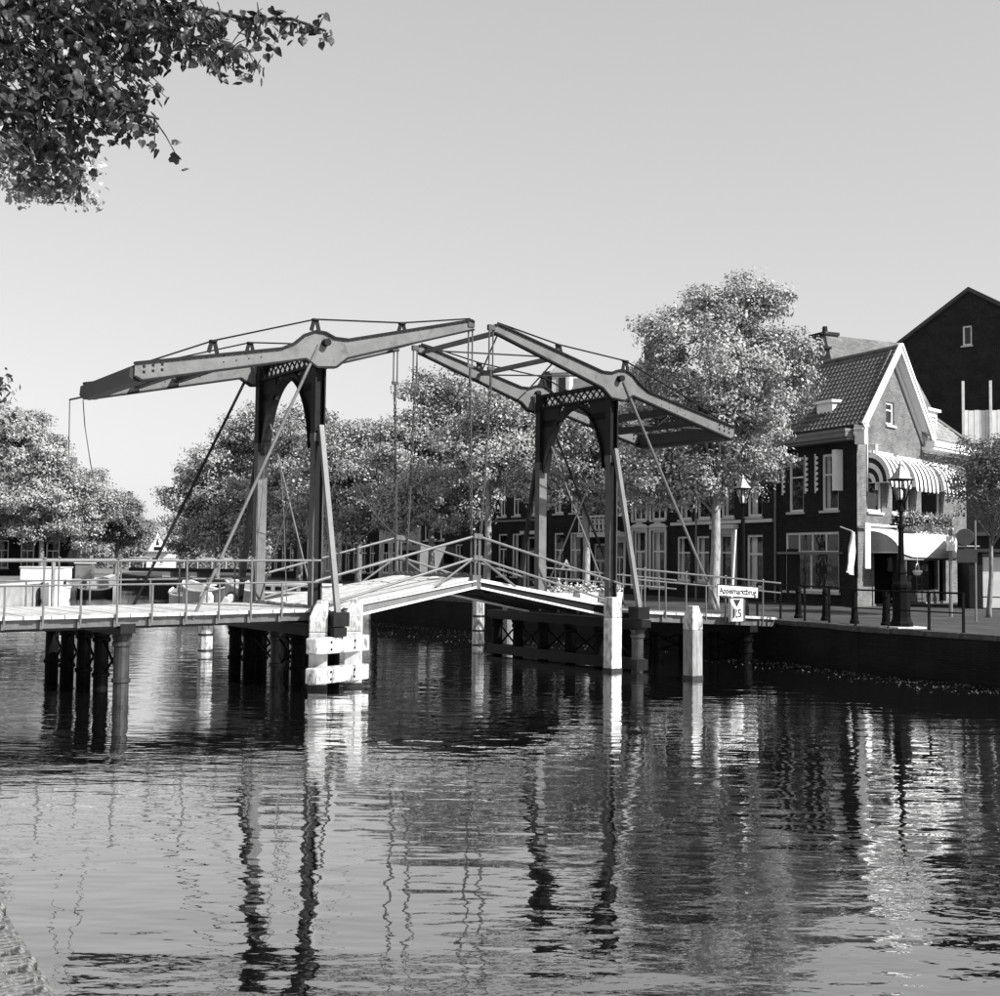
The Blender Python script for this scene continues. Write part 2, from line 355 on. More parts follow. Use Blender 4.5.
# ------------------------------------------------------------------ the drawbridge
BX, BY, YAW, SPAN, WID = -4.3492, 28.7003, 0.6032, 9.06, 3.32
bridge = empty('drawbridge', (BX, BY, 0), YAW, 'double-leaf drawbridge of grey steel with two dark arched towers and planked deck', 'drawbridge')
RIVET = None
def tower(u0, sg):
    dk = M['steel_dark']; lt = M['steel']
    mb = MB(); h = 0.05; n = 24; va, vb = 0.125, WID - 0.125; cv = WID / 2
    def arch(t): return cv + (cv - 0.27) * math.cos(t), 5.62 + 1.83 * math.sin(t) ** 1.12
    inner = [arch(PI * i / n) for i in range(n + 1)]
    for i in range(n):
        (a1, z1), (a2, z2) = inner[i], inner[i + 1]
        m_ = (a1 + a2) / 2
        if abs(m_ - cv) > .72:                       # solid spandrel plate out to the post
            e1, e2 = (vb, vb) if m_ > cv else (va, va)
            mb.prism([(a1, z1), (e1, z1), (e2, z2), (a2, z2)], u0 - h, u0 + h, 'x')
        else:
            mb.prism([(a1, z1), (a1, z1 + .14), (a2, z2 + .14), (a2, z2)], u0 - h, u0 + h, 'x')
        mb.prism([(a1, z1), (a1 + (cv - a1) * .02, z1 - .035), (a2 + (cv - a2) * .02, z2 - .035), (a2, z2)], u0 - .13, u0 + .13, 'x')
    zt_ = max(z for a_, z in inner if abs(a_ - cv) > .72)
    for e1, e2 in ((va, cv - .72), (cv + .72, vb)): mb.box((u0 - h, e1, zt_ - .06), (u0 + h, e2, 7.56))
    mb.box((u0 - .14, va, 7.88), (u0 + .14, vb, 7.96))
    mb.box((u0 - .10, va, 7.54), (u0 + .10, vb, 7.6))
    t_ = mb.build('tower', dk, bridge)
    lb = MB(); k = 11; step = (vb - va) / k
    for i in range(k):
        a = va + i * step
        lb.bar((u0 - .02, a, 7.6), (u0 - .02, a + step, 7.88), .045, .02, up=(1, 0, 0)); lb.bar((u0 + .02, a, 7.88), (u0 + .02, a + step, 7.6), .045, .02, up=(1, 0, 0))
    for i in range(6):
        a = cv - .72 + i * 1.44 / 6; st = 1.44 / 6
        zb = lambda v: 5.62 + 1.83 * max(0.0, 1 - ((v - cv) / (cv - .27)) ** 2) ** .56 + .1
        lb.bar((u0 - .02, a, zb(a)), (u0 - .02, a + st, 7.55), .04, .02, up=(1, 0, 0)); lb.bar((u0 + .02, a, 7.55), (u0 + .02, a + st, zb(a + st)), .04, .02, up=(1, 0, 0))
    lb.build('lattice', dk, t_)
    for v0, s_ in ((0, -1), (WID, 1)):
        pb = MB()
        for e in (-1, 1): pb.box((u0 + e * .12 - .018, v0 - .105, 1.5), (u0 + e * .12 + .018, v0 + .105, 5.72))   # flanges
        pb.box((u0 - .15, v0 - .13, 5.72), (u0 + .15, v0 + .13, 5.92)); pb.box((u0 - .2, v0 - .18, 1.62), (u0 + .2, v0 + .18, 1.84))
        pb.box((u0 - .1, v0 - s_ * .09 - .012, 1.84), (u0 + .1, v0 - s_ * .09 + .012, 5.72))
        pb.build('post', M['post'], t_)  # shade of the flanges put into a darker grey than the beams
        pb = MB(); pb.box((u0 - .135, v0 - .12, 1.86), (u0 + .135, v0 - .107, 5.7)); s_ > 0 and pb.build('lit_plate', lt, t_)  # far post only: its lit face put into a lighter plate
        pb = MB()
        for e in (-1, 1): pb.box((u0 + e * .12 - .018, v0 - .115, 5.92), (u0 + e * .12 + .018, v0 + .115, 8.0))
        pb.box((u0 - .1, v0 - s_ * .02 - .02, 5.92), (u0 + .1, v0 - s_ * .02 + .02, 7.9)); pb.box((u0 - .1, v0 + s_ * .01 - .012, 1.84), (u0 + .1, v0 + s_ * .01 + .012, 5.72))  # lower web: shadow of the recess put into the dark colour
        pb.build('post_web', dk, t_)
        g = MB(); g.prism([(u0 - .12, 7.45), (u0 + .12, 7.45), (u0 + .2, 8.0), (u0 - .2, 8.0)], v0 + s_ * .16, v0 + s_ * .19, 'y')
        g.build('bearing_plate', lt, t_)
        bb = MB(); bb.bar((u0, v0 + s_ * 1.2, 1.7), (u0, v0 + s_ * .16, 6.1), .11, .12, up=(1, 0, 0)); bb.build('brace', lt if s_ < 0 else dk, t_)  # far brace lies in shade, put into its dark steel
        fb_ = MB(); fb_.box((u0 - .2, v0 + s_ * .98, 1.42), (u0 + .2, v0 + s_ * 1.4, 1.74)); fb_.build('brace_foot', dk, t_)
        sb = MB(); L_ = 3.15 if sg < 0 else 3.7
        sb.tube([(u0 + sg * .16, v0 + s_ * .3, 7.98), (u0 + sg * L_, v0 + s_ * .48, 1.6)], .038, 8)
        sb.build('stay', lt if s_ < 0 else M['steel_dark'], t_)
        pb = MB(); pb.tube([(u0, v0 + s_ * .12, 8.05), (u0, v0 + s_ * .46, 8.05)], .09, 12); pb.build('pivot_pin', M['steel_dark'], t_)
    xb = MB(); xb.tube([(u0, .14, 6.4), (u0, WID - .14, 1.9)], .022, 6); xb.tube([(u0 + .05, WID - .14, 6.9), (u0 + .05, .14, 1.9)], .022, 6)
    xb.build('tie_rod', M['rail'], t_)
    return t_
TL = tower(0.0, -1); TR = tower(SPAN, 1)

def balance(u0, sg, ztail):
    """Balance beams: local t runs towards the opening (-sg direction)."""
    lt = M['steel']; X = lambda t: u0 - sg * t
    fr = MB()
    for t, z in ((-4.2, ztail - .12), (-2.2, ztail + .3), (2.1, 8.45), (4.0, 8.92)):
        fr.bar((X(t), -.2, z), (X(t), WID + .2, z), .1, .12)
    for a, b in (((4.0, 8.95), (2.1, 8.45)), ((2.1, 8.42), (.4, 8.1)), ((-2.2, ztail + .3), (-4.2, ztail - .1))):
        fr.tube([(X(a[0]), -.2, a[1]), (X(b[0]), WID + .2, b[1])], .025, 6); fr.tube([(X(a[0]), WID + .2, a[1]), (X(b[0]), -.2, b[1])], .025, 6)
    bf = fr.build('balance_frame', M['steel_mid'], bridge)
    top = [(-4.5, ztail), (-1.1, ztail + (8.0 - ztail) * .78), (-.75, 7.98), (-.5, 8.2), (-.25, 8.31), (.0, 8.3), (.25, 8.2), (.6, 8.2), (4.1, 9.1), (4.2, 9.06)]
    bot = [(4.2, 8.86), (4.05, 8.82), (.6, 7.75), (.3, 7.5), (-.2, 7.45), (-.5, 7.62), (-4.35, ztail - .37), (-4.5, ztail - .3)]
    for v0, s_ in ((-.27, -1), (WID + .27, 1)):
        b = MB(); poly = [(X(t), z) for t, z in top + bot]
        b.prism(poly, v0 - .02, v0 + .02, 'y')
        b.build('beam', lt, bf); b = MB()
        for line, dz in ((top, .0), (bot, 0)):
            for (t1, z1), (t2, z2) in zip(line[:-1], line[1:]):
                b.bar((X(t1), v0, z1), (X(t2), v0, z2), .16, .045)
        b.build('beam_flange', M['steel_dark'], bf)
        rv = MB()                                    # rivets and gusset bolts near the tail and mid-length
        for t in (-4.3, -4.1, -3.9):
            for dz in (-.13, -.25): rv.box((X(t) - .028, v0 - .03, ztail + .05 + (t + 4.4) * .22 + dz - .028), (X(t) + .028, v0 + .03, ztail + .05 + (t + 4.4) * .22 + dz + .028))
        for t in (-2.5, -2.2, -1.9, -1.6):
            for dz in (-.1, -.25): rv.box((X(t) - .014, v0 - .028, ztail + (t + 4.5) * .235 + dz - .014), (X(t) + .014, v0 + .028, ztail + (t + 4.5) * .235 + dz + .014))
        for i in range(64):
            t = -4.2 + i * .13; zt_ = np.interp(t, [q[0] for q in top], [q[1] for q in top])
            rv.box((X(t) - .009, v0 - .029, zt_ - .06), (X(t) + .009, v0 + .029, zt_ - .042))
        rv.build('rivets', M['steel_dark'], bf)['kind'] = 'stuff'
        pts = {-2.75: ztail + .40, -.25: 8.31, 2.1: 8.55}; H = {-2.75: .27, -.25: .27, 2.1: .22}
        for t in pts:
            k = MB()
            for e in (-1, 1): k.bar((X(t) + e * .1, v0, pts[t]), (X(t) + e * .03, v0, pts[t] + H[t]), .09, .03, up=(0, 1, 0))
            k.box((X(t) - .08, v0 - .06, pts[t] + H[t] - .02), (X(t) + .08, v0 + .06, pts[t] + H[t] + .02))
            k.build('king_post', M['steel_dark'], bf)
        rd = MB(); p_ = [(-4.3, ztail + .02), (-2.75, pts[-2.75] + .28), (-.25, 8.59), (2.1, 8.79), (4.1, 9.14)]
        rd.tube([(X(t), v0, z) for t, z in p_], .022, 6)
        rd.build('tension_rod', M['steel_dark'], bf)
    cw = MB(); cw.prism([(X(-4.05), ztail - .3), (X(-4.05), ztail + .02), (X(-4.42), ztail + .0), (X(-4.58), ztail - .08), (X(-4.6), ztail - .3), (X(-4.5), ztail - .4), (X(-4.2), ztail - .38)], -.245, WID + .245, 'y')
    for t in (-3.2, -2.2): cw.box((X(t) - .08, -.2, ztail + (t + 4.5) * .235 - .32), (X(t) + .08, WID + .2, ztail + (t + 4.5) * .235 - .12))
    cw.build('counterweight', M['tar_shade'], bf)  # shade on the tail's end face put into a near-black colour
    return bf
BL = balance(0.0, -1, 7.12); BR = balance(SPAN, 1, 7.02)
ropes = MB(); ropes.tube([(-4.5, 3.4, 6.78), (-4.72, 3.95, 6.74)], .025, 6)
ropes.tube([(-4.72, 3.95, 6.74), (-4.7, 3.95, 5.0)], .012, 5)
ropes.tube([(-4.5, 3.6, 6.72), (-4.44, 3.6, 6.1), (-4.28, 3.6, 5.2), (-4.05, 3.6, 4.2)], .013, 5)
ropes.build('pull_rope', M['steel_mid'], BL)

cb = MB(); cb.tube([(.12 + 4.1 * t, .0 + 3.5 * t, 6.7 - 3.1 * t - .55 * math.sin(PI * t)) for t in [i / 10 for i in range(11)]], .012, 5)
cb.build('cable', M['steel_mid'], TL)
for a_, b_ in (((-.05, 2.9, 5.8), (-.5, 2.7, 1.8)), ((.1, 2.6, 6.6), (.3, 2.2, 1.8))):
    cb = MB(); cb.tube([a_, tuple((p + q) / 2 + (.05 if k == 0 else 0) for k, (p, q) in enumerate(zip(a_, b_))), b_], .012, 5); cb.build('rope', M['rail'], TL)
# lifting chains with twin-bar hangers on top
def chain(u0, v0, ztop, zbot, ub):
    mb = MB(); 
    for e in (-1, 1): mb.bar((u0 + e * .06, v0, ztop), (u0 + e * .06, v0, ztop - 1.05), .03, .03)
    mb.box((u0 - .1, v0 - .05, ztop - .06), (u0 + .1, v0 + .05, ztop + .08)); mb.box((u0 - .1, v0 - .03, ztop - 1.1), (u0 + .1, v0 + .03, ztop - 1.02))
    mb.tube([(u0, v0, ztop - 1.05), (u0, v0, ztop - 1.45)], .03, 6)
    z = ztop - 1.45; k = 0; n = int((z - zbot) / .105)
    for i in range(n):
        t = i / n; x = u0 + (ub - u0) * t; zz = z - i * .105
        if k % 2:
            for e in (-1, 1): mb.box((x + e * .028 - .012, v0 - .012, zz - .13), (x + e * .028 + .012, v0 + .012, zz))
            mb.box((x - .04, v0 - .012, zz - .02), (x + .04, v0 + .012, zz)); mb.box((x - .04, v0 - .012, zz - .13), (x + .04, v0 + .012, zz - .11))
        else:
            for e in (-1, 1): mb.box((x - .012, v0 + e * .028 - .012, zz - .13), (x + .012, v0 + e * .028 + .012, zz))
        k += 1
    mb.tube([(ub, v0, zbot + .1), (ub, v0, 2.5)], .026, 6)
    mb.build('lifting_chain', M['post'], bridge)
chain(4.12, -.27, 8.98, 3.62, 4.22); chain(4.76, -.27, 8.98, 3.62, 4.5)
chain(4.12, WID + .27, 8.98, 3.62, 4.22); chain(4.76, WID + .27, 8.98, 3.62, 4.6)

# the two leaves, sloping up to meet in the middle
def leaf(ua, ub, za, zb, sg):
    dz = lambda u: za + (zb - za) * (u - ua) / (ub - ua)
    g = MB(); lo, hi = min(ua, ub), max(ua, ub)
    for v0 in (.3, 1.2, 2.1, 3.0): g.prism([(ua, dz(ua) - .09), (ub, dz(ub) - .09), (ub, dz(ub) - .24), (ua, dz(ua) - .34)], v0 - .05, v0 + .05, 'y')
    for i in range(5):
        u_ = ua + (ub - ua) * (i + .1) / 4.3; g.box((u_ - .05, -.2, dz(u_) - .26), (u_ + .05, WID + .2, dz(u_) - .12))
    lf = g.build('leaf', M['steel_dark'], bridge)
    for v0 in (-.33, WID + .33):
        e = MB(); e.prism([(ua, dz(ua) - .10), (ub, dz(ub) - .10), (ub, dz(ub) - .26), (ua, dz(ua) - .36)], v0 - .025, v0 + .025, 'y')
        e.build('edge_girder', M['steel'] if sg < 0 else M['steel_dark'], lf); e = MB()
        e.bar((ua, v0, dz(ua) - .36), (ub, v0, dz(ub) - .26), .19, .05)
        e.bar((ua, v0, dz(ua) - .10), (ub, v0, dz(ub) - .10), .17, .03)
        e.build('girder_flange', M['cream'], lf)
    n = 13; wv = (WID + .5) / n
    for k in range(n):
        v0 = -.25 + k * wv; p = MB()
        j = rnd.uniform(-.012, .012)
        p.prism([(ua, dz(ua) + .0 + j), (ub, dz(ub) + .0 + j), (ub, dz(ub) - .075), (ua, dz(ua) - .075)], v0 + .008, v0 + wv - .008, 'y')
        p.build('plank', M['deck'], lf)
    nb = MB(); nb.box((ub - .09, -.38, zb - .3), (ub + .05, WID + .38, zb + .05))
    for k in range(16):
        v0 = -.3 + k * (WID + .6) / 15.5; nb.tube([(ub - .03 - sg * .0, v0, zb + .05), (ub - .03, v0 + .12, zb + .08)], .03, 6)
    nb.build('nose_beam', M['steel_mid'], lf)
    for v0, side in ((-.33, -1), (WID + .33, 1)):
        r = MB(); ru = ua + (0.0 if sg < 0 else 0.0)
        r.tube([(ru - (.5 if sg < 0 else -.3), v0, za + .55), (ub, v0, zb + 1.04)], .033, 8); r.tube([(ru, v0, za + .05), (ub, v0, zb + .49)], .033, 8)
        r.build('leaf_rail', M['steel'], lf)
        q = MB(); q.tube([(ub, v0, zb - .2), (ub, v0, zb + 1.12)], .035, 8); q.box((ub - .07, v0 - .07, zb + .98), (ub + .07, v0 + .07, zb + 1.1)); q.box((ub - .07, v0 - .07, zb + .43), (ub + .07, v0 + .07, zb + .55))
        q.build('rail_post', M['rail'], lf)
        q = MB(); a = 1.15 * (1 if ub > ua else -1)
        q.tube([(ub, v0, zb + .5), (ub - a, v0, dz(ub - a) - .05)], .03, 6); q.build('rail_strut', M['rail'], lf)
    return lf
leaf(0.22, 4.30, 1.84, 2.53, -1); leaf(8.84, 4.42, 1.80, 2.52, 1)

# fixed spans
def railing(parent, pts, h_top, h_mid, stations, v0, m_, lowrail=None):
    """pts: list (u, ztop) for the rail; stations (u, tall?)"""
    def zt(u):
        for (a, za), (b, zb) in zip(pts[:-1], pts[1:]):
            if a <= u <= b: return za + (zb - za) * (u - a) / (b - a)
        return pts[-1][1]
    r = MB(); r.tube([(u, v0, z) for u, z in pts], .027, 8); r.build('handrail', m_, parent)
    r = MB(); r.tube([(u, v0, z - (h_top - h_mid)) for u, z in pts], .024, 6); r.build('mid_rail', m_, parent)
    for u, tall, base in stations:
        q = MB(); q.box((u - .018, v0 - .018, base), (u + .018, v0 + .018, zt(u) + .01 - (0 if tall else h_top - h_mid)))
        if tall: q.lathe([(.03, 0), (.045, .03), (.03, .06)], 8, (u, v0, zt(u) + .01))
        q.build('rail_post', m_, parent)
def span(ua, ub, za, zb, planks_m, near_fascia, name='approach_span'):
    dz = lambda u: za + (zb - za) * (u - ua) / (ub - ua)
    g = MB()
    for v0 in (-.3, .6, 1.66, 2.7, 3.6): g.prism([(ua, dz(ua) - .09), (ub, dz(ub) - .09), (ub, dz(ub) - .32), (ua, dz(ua) - .32)], v0 - .06, v0 + .06, 'y')
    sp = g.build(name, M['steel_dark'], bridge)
    n = int((ub - ua) / .265); st = (ub - ua) / n
    for i in range(n):
        u_ = ua + i * st; p = MB(); j = rnd.uniform(-.006, .006); e = rnd.uniform(-.025, .02)
        p.prism([(u_ + .006, dz(u_) + j), (u_ + st - .006, dz(u_ + st) + j), (u_ + st - .006, dz(u_ + st) - .07), (u_ + .006, dz(u_) - .07)], -.6 + e, WID + .6, 'y')
        p.build('plank', planks_m, sp)
    return sp, dz
sl_, dzl = span(-10.2, -.25, 1.69, 1.79, M['deck'], None)
stn = [(-.378 - .745 * k) for k in range(13)]
ext = stn
for v0 in (-.47, WID + .47):
    f = MB(); f.prism([(-10.2, 1.69 - .08), (-.3, 1.79 - .08), (-.3, 1.79 - .26), (-10.2, 1.69 - .26)], v0 - .015, v0 + .015, 'y')
    for u_ in stn: f.box((u_ - .03, v0 - .05, dzl(u_) - .27), (u_ + .03, v0 + .03, dzl(u_) - .075))
    f.build('fascia', M['fascia'], sl_)
    railing(sl_, [(-10.2, 2.80), (-6, 2.85), (-.1, 2.91)], 1.1, .6, [(u_, i % 2 == 0, dzl(u_) - .2) for i, u_ in enumerate(stn)], v0 - (.17 if v0 < 0 else -.17), M['rail'])
sr_, dzr = span(SPAN + .25, 15.1, 1.62, 1.33, M['deck'], None)
str_ = [9.75 + .78 * k for k in range(7)]
for v0 in (-.47, WID + .47):
    f = MB(); f.prism([(SPAN + .3, 1.61 - .08), (15.1, 1.33 - .08), (15.1, 1.33 - .28), (SPAN + .3, 1.61 - .28)], v0 - .015, v0 + .015, 'y')
    for u_ in str_: f.box((u_ - .03, v0 - .05, dzr(u_) - .28), (u_ + .03, v0 + .03, dzr(u_) - .075))
    f.build('fascia', M['fascia'], sr_)
    railing(sr_, [(SPAN + .3, 2.77), (12.6, 2.55), (15.2, 2.36)], 1.05, .76, [(u_, i % 2 == 0, dzr(u_) - .2) for i, u_ in enumerate(str_)], v0 - (.17 if v0 < 0 else -.17), M['rail'])

# trestles: rows of round columns with cross bracing under the deck
def trestle(u0, vs, ztop, va, vb, light=(), low=False):
    c = MB(); c.box((u0 - .16, va, ztop), (u0 + .16, vb, ztop + .2)); c.box((u0 - .12, va + .1, ztop - .07), (u0 + .12, vb - .1, ztop))
    if low: c.box((u0 - .2, vs[0] - .2, .05), (u0 + .2, vs[-1] + .3, .34))
    t_ = c.build('trestle', M['steel_dark'], bridge)
    for i, v0 in enumerate(vs):
        q = MB(); q.lathe([(.165, -1.5), (.165, .26), (.2, .28), (.2, .35), (.165, .37), (.16, ztop - .3), (.2, ztop - .28), (.2, ztop - .2), (.17, ztop - .18), (.22, ztop - .07)], 14, (u0, v0, 0))
        q.build('column', M['column'] if i in light else M['iron'], t_, smooth=False)  # picked columns carry sunlight in a lighter iron, the rest stay black
    x = MB()
    for a, b in zip(vs[:-1], vs[1:]):
        x.tube([(u0, a + .1, .35), (u0, b - .1, ztop - .2)], .03, 5); x.tube([(u0 + .06, b - .1, .35), (u0 + .06, a + .1, ztop - .2)], .03, 5)
    x.build('cross_brace', M['iron'], t_)
trestle(-4.56, [-.1, 1.35, 2.7, 4.1, 5.5], 1.33, -.5, 5.8, (0,))
trestle(-9.3, [-.1, 1.35, 2.7, 4.1], 1.3, -.5, 4.4, (0,))
trestle(-.05, [.75, 1.95, 3.69, 4.63], 1.2, -1.45, 5.0, (1,))
trestle(.45, [-.1, 1.3, 2.7, 4.1], 1.2, -.45, 4.5)
trestle(SPAN, [-1.14, .42, 1.82, 3.13, 4.43, 5.56], 1.2, -1.5, 5.9, (0,), True)
trestle(11.9, [-.2, 1.2, 2.6, 4.0], .95, -.5, 4.3)
trestle(14.2, [-.2, 1.2, 2.6, 4.0], .9, -.5, 4.3)

def bpt(u_, v_, z): return Vector((BX + u_ * math.cos(YAW) - v_ * math.sin(YAW), BY + u_ * math.sin(YAW) + v_ * math.cos(YAW), z))

# ------------------------------------------------------------------ fender piles
def pile(parent, name, x, y, wd, ztop, rz, zwhite, mw, mg, cap=(.55, .55), lean=(0, 0)):
    """Square timber with a chamfered white head, bare wood below."""
    h = wd / 2; mtx = T(x, y, 0) @ Matrix.Rotation(rz, 4, 'Z')
    if parent is not None: pass
    def ring(z, sx, sy, ox=0, oy=0): return [(sx * a + ox, sy * b + oy, z) for a, b in ((-h, -h), (h, -h), (h, h), (-h, h))]
    def loft(rings, nm, m_):
        mb = MB(); k = len(rings)
        for r in rings: mb.v += r
        for i in range(k - 1):
            for j in range(4): mb.f.append((i * 4 + j, i * 4 + (j + 1) % 4, (i + 1) * 4 + (j + 1) % 4, (i + 1) * 4 + j))
        mb.f.append((3, 2, 1, 0)); mb.f.append(tuple((k - 1) * 4 + j for j in range(4)))
        return mb, m_
    a, m1 = loft([ring(-1.2, 1, 1), ring(.12, 1, 1), ring(zwhite * .55, .985, .99), ring(zwhite, 1, 1)], 'pile', mg)
    b, m2 = loft([ring(zwhite, 1.004, 1.004), ring(ztop - wd * .9, 1.0, 1.0), ring(ztop, cap[0], cap[1], -h * (1 - cap[0]) * lean[0], h * (1 - cap[1]) * lean[1])], 'pile_head', mw)
    tb = MB(); tb.box((-h - .006, -h - .006, -1.1), (h + .006, h + .006, .1)); 
    if parent is None:
        o = bevel(a.build(name, mg)); tb.build('tide_band', M['pileblack'], o); o.location = (x, y, 0); o.rotation_euler = (0, 0, rz)
        hd = bevel(b.build('pile_head', mw, o))
        return o
    o = bevel(a.build(name, mg, parent, mtx)); bevel(b.build('pile_head', mw, o)); tb.build('tide_band', M['pileblack'], o); return o
pa = pile(None, 'fender_pile', 4.94, 30.95, .36, 1.86, math.radians(36), 1.25, M['pilewhite'], M['pilegrey'], (.6, .6))
tag(pa, 'square timber fender pile with white head standing alone before the right span', 'pile', 'timber fender piles')
pb_ = pile(None, 'fender_pile', 3.08, 32.85, .36, 2.0, math.radians(36), 1.45, M['pilewhite'], mat('pile_flaked_paint', .55, .8, .7, 6, streak=(1, 1, .5)), (.9, .9))
tag(pb_, 'peeling white timber fender pile directly under the near post of the right tower', 'pile', 'timber fender piles')
dol = empty('mooring_dolphin', (-3.8, 27.9, 0), 0, 'white timber dolphin of two piles with two thick fender planks at the left tower', 'dolphin')
pile(dol, 'pile', -.30, -.15, .42, 2.0, .1, 1.28, M['pilewhite'], mat('pile_pale_wood', 0.42, .8, .3, 5, streak=(1, 1, .4), bump=.4), (.62, .7), (-1, 1))
pile(dol, 'pile', .42, .45, .42, 2.02, .1, 1.28, M['pilewhite'], bpy.data.materials['pile_pale_wood'], (.62, .7), (-1, 1))
A = Vector((-4.05 + 3.8, 26.85 - 27.9, 0)); Bq = Vector((-2.98 + 3.8, 28.45 - 27.9, 0)); dq = (Bq - A).normalized()
for z0, z1 in ((.82, 1.19), (.16, .52)):
    mb = MB(); nq = Vector((-dq.y, dq.x, 0)); P = lambda s, t: (A + dq * s + nq * t)
    Lq = (Bq - A).length; outl = [P(.1, .06), P(0.04, .32), P(Lq - .02, .32), P(Lq, .05), P(Lq - .06, 0), P(.16, 0)]
    mb.prism([(q.x, q.y) for q in outl], z0, z1, 'z'); fpl = bevel(mb.build('fender_plank', M['pilewhite'], dol), .04)
    bo_ = MB()
    for q_ in (.55, 1.35):
        c_ = P(q_, -.015)
        for dz_ in (.1, .26): bo_.tube([(c_.x, c_.y, z0 + dz_), (c_.x + nq.x * .03, c_.y + nq.y * .03, z0 + dz_)], .03, 8)
    bo_.build('bolt', M['iron'], fpl)['kind'] = 'stuff'
# banded white guide piles on the far side of the opening
def bandpile(x, y, ztop, r, label):
    mb = MB(); mb.lathe([(r, -1), (r, ztop - .12), (r * .7, ztop)], 10)
    o = mb.build('guide_pile', M['pilewhite']); o.location = (x, y, 0); tag(o, label, 'pile', 'white guide piles with dark bands')
    b = MB()
    for z in (.14, .62, 1.1): b.lathe([(r + .012, z - .035), (r + .012, z + .035)], 10)
    b.build('band', M['pileblack'], o)
    return o
bandpile(-8.88, 36.9, 1.9, .22, 'white round guide pile with dark bands behind the left fixed span')
bandpile(-.68, 40.6, 1.75, .2, 'white round guide pile with dark bands behind the bridge opening')
o = MB(); o.lathe([(.22, -1), (.22, 1.5), (.18, 1.62)], 10)
o = o.build('guide_pile', M['pilegrey']); o.location = (.35, 41.3, 0); tag(o, 'bare grey guide pile just right of the banded pile at the opening', 'pile')

# name board and clearance sign on the right span
sg_ = empty('bridge_sign', bpt(13.3, -.72, 2.05), YAW, 'white name board reading Appelmarktbrug above a clearance plate marked 1,5', 'sign')
def text(parent, body, size, m_, mtx):
    cu = bpy.data.curves.new('lettering', 'FONT'); cu.body = body; cu.size = size; cu.align_x = 'CENTER'; cu.align_y = 'CENTER'; cu.extrude = .002; cu.offset = .007; cu.resolution_u = 2
    tmp = bpy.data.objects.new('lettering', cu); COL.objects.link(tmp)
    me = bpy.data.meshes.new_from_object(tmp.evaluated_get(bpy.context.evaluated_depsgraph_get())); COL.objects.unlink(tmp); bpy.data.objects.remove(tmp)
    me.materials.clear(); me.materials.append(m_)
    return link('lettering', me, parent, mtx)
UPR = Matrix.Rotation(PI / 2, 4, 'X')
sh = Matrix.Rotation(math.radians(3.0), 4, 'Y')
nb = MB(); nb.box((-.85, 0, -.17), (.85, .03, .17)); nb = nb.build('name_board', M['white'], sg_, T(0, 0, .08) @ sh)
fb = MB()
for a, b in (((-.85, -.014, -.17), (.85, -.002, -.15)), ((-.85, -.014, .15), (.85, -.002, .17)), ((-.85, -.014, -.15), (-.83, -.002, .15)), ((.83, -.014, -.15), (.85, -.002, .15))): fb.box(a, b)
fb.build('board_border', M['ink'], nb)
tx = text(nb, 'Appelmarktbrug', .255, M['ink'], T(0, -.004, -.01) @ UPR)
tx.scale = (.9, 1, 1)
cpb = MB(); cpb.box((-.3, 0, -.36), (.3, .03, .36)); cpb = cpb.build('clearance_plate', M['white'], sg_, T(-.05, -.0, -.46))
fb = MB()
for a, b in (((-.3, -.014, -.36), (.3, -.002, -.335)), ((-.3, -.014, .335), (.3, -.002, .36)), ((-.3, -.014, -.335), (-.275, -.002, .335)), ((.275, -.014, -.335), (.3, -.002, .335))): fb.box(a, b)
fb.prism([(-.15, .3), (.15, .3), (0, .08)], -.012, -.002, 'y'); fb.build('arrow_mark', M['ink'], cpb)
text(cpb, '1,5', .34, M['ink'], T(0, -.004, -.12) @ UPR)

# ------------------------------------------------------------------ buildings
def clip(poly, a, b, c):
    out = []
    for i in range(len(poly)):
        p, q = poly[i], poly[(i + 1) % len(poly)]; dp, dq_ = a * p[0] + b * p[1] - c, a * q[0] + b * q[1] - c
        if dp <= 0: out.append(p)
        if dp * dq_ < 0:
            t = dp / (dp - dq_); out.append((p[0] + (q[0] - p[0]) * t, p[1] + (q[1] - p[1]) * t))
    return out
def wall_mb(x0, x1, z0, z1, holes, reveal=.14, planes=()):
    """Wall skin at y=0 seen from -y with openings and their reveals."""
    mb = MB()
    xs = sorted({x0, x1, *[h[0] for h in holes], *[h[1] for h in holes]}); zs = sorted({z0, z1, *[h[2] for h in holes], *[h[3] for h in holes]})
    for xa, xb in zip(xs[:-1], xs[1:]):
        for za, zb in zip(zs[:-1], zs[1:]):
            cx, cz = (xa + xb) / 2, (za + zb) / 2
            if any(h[0] < cx < h[1] and h[2] < cz < h[3] for h in holes): continue
            p = [(xa, za), (xb, za), (xb, zb), (xa, zb)]
            for pl in planes:
                p = clip(p, *pl) if p else p
            if len(p) >= 3: mb.add([(q[0], 0, q[1]) for q in p], [tuple(range(len(p)))])
    for a, b, c, d_ in holes:
        mb.add([(a, 0, c), (b, 0, c), (b, 0, d_), (a, 0, d_), (a, reveal, c), (b, reveal, c), (b, reveal, d_), (a, reveal, d_)], [(0, 1, 5, 4), (1, 2, 6, 5), (2, 3, 7, 6), (3, 0, 4, 7)])
    return mb
WC = {}
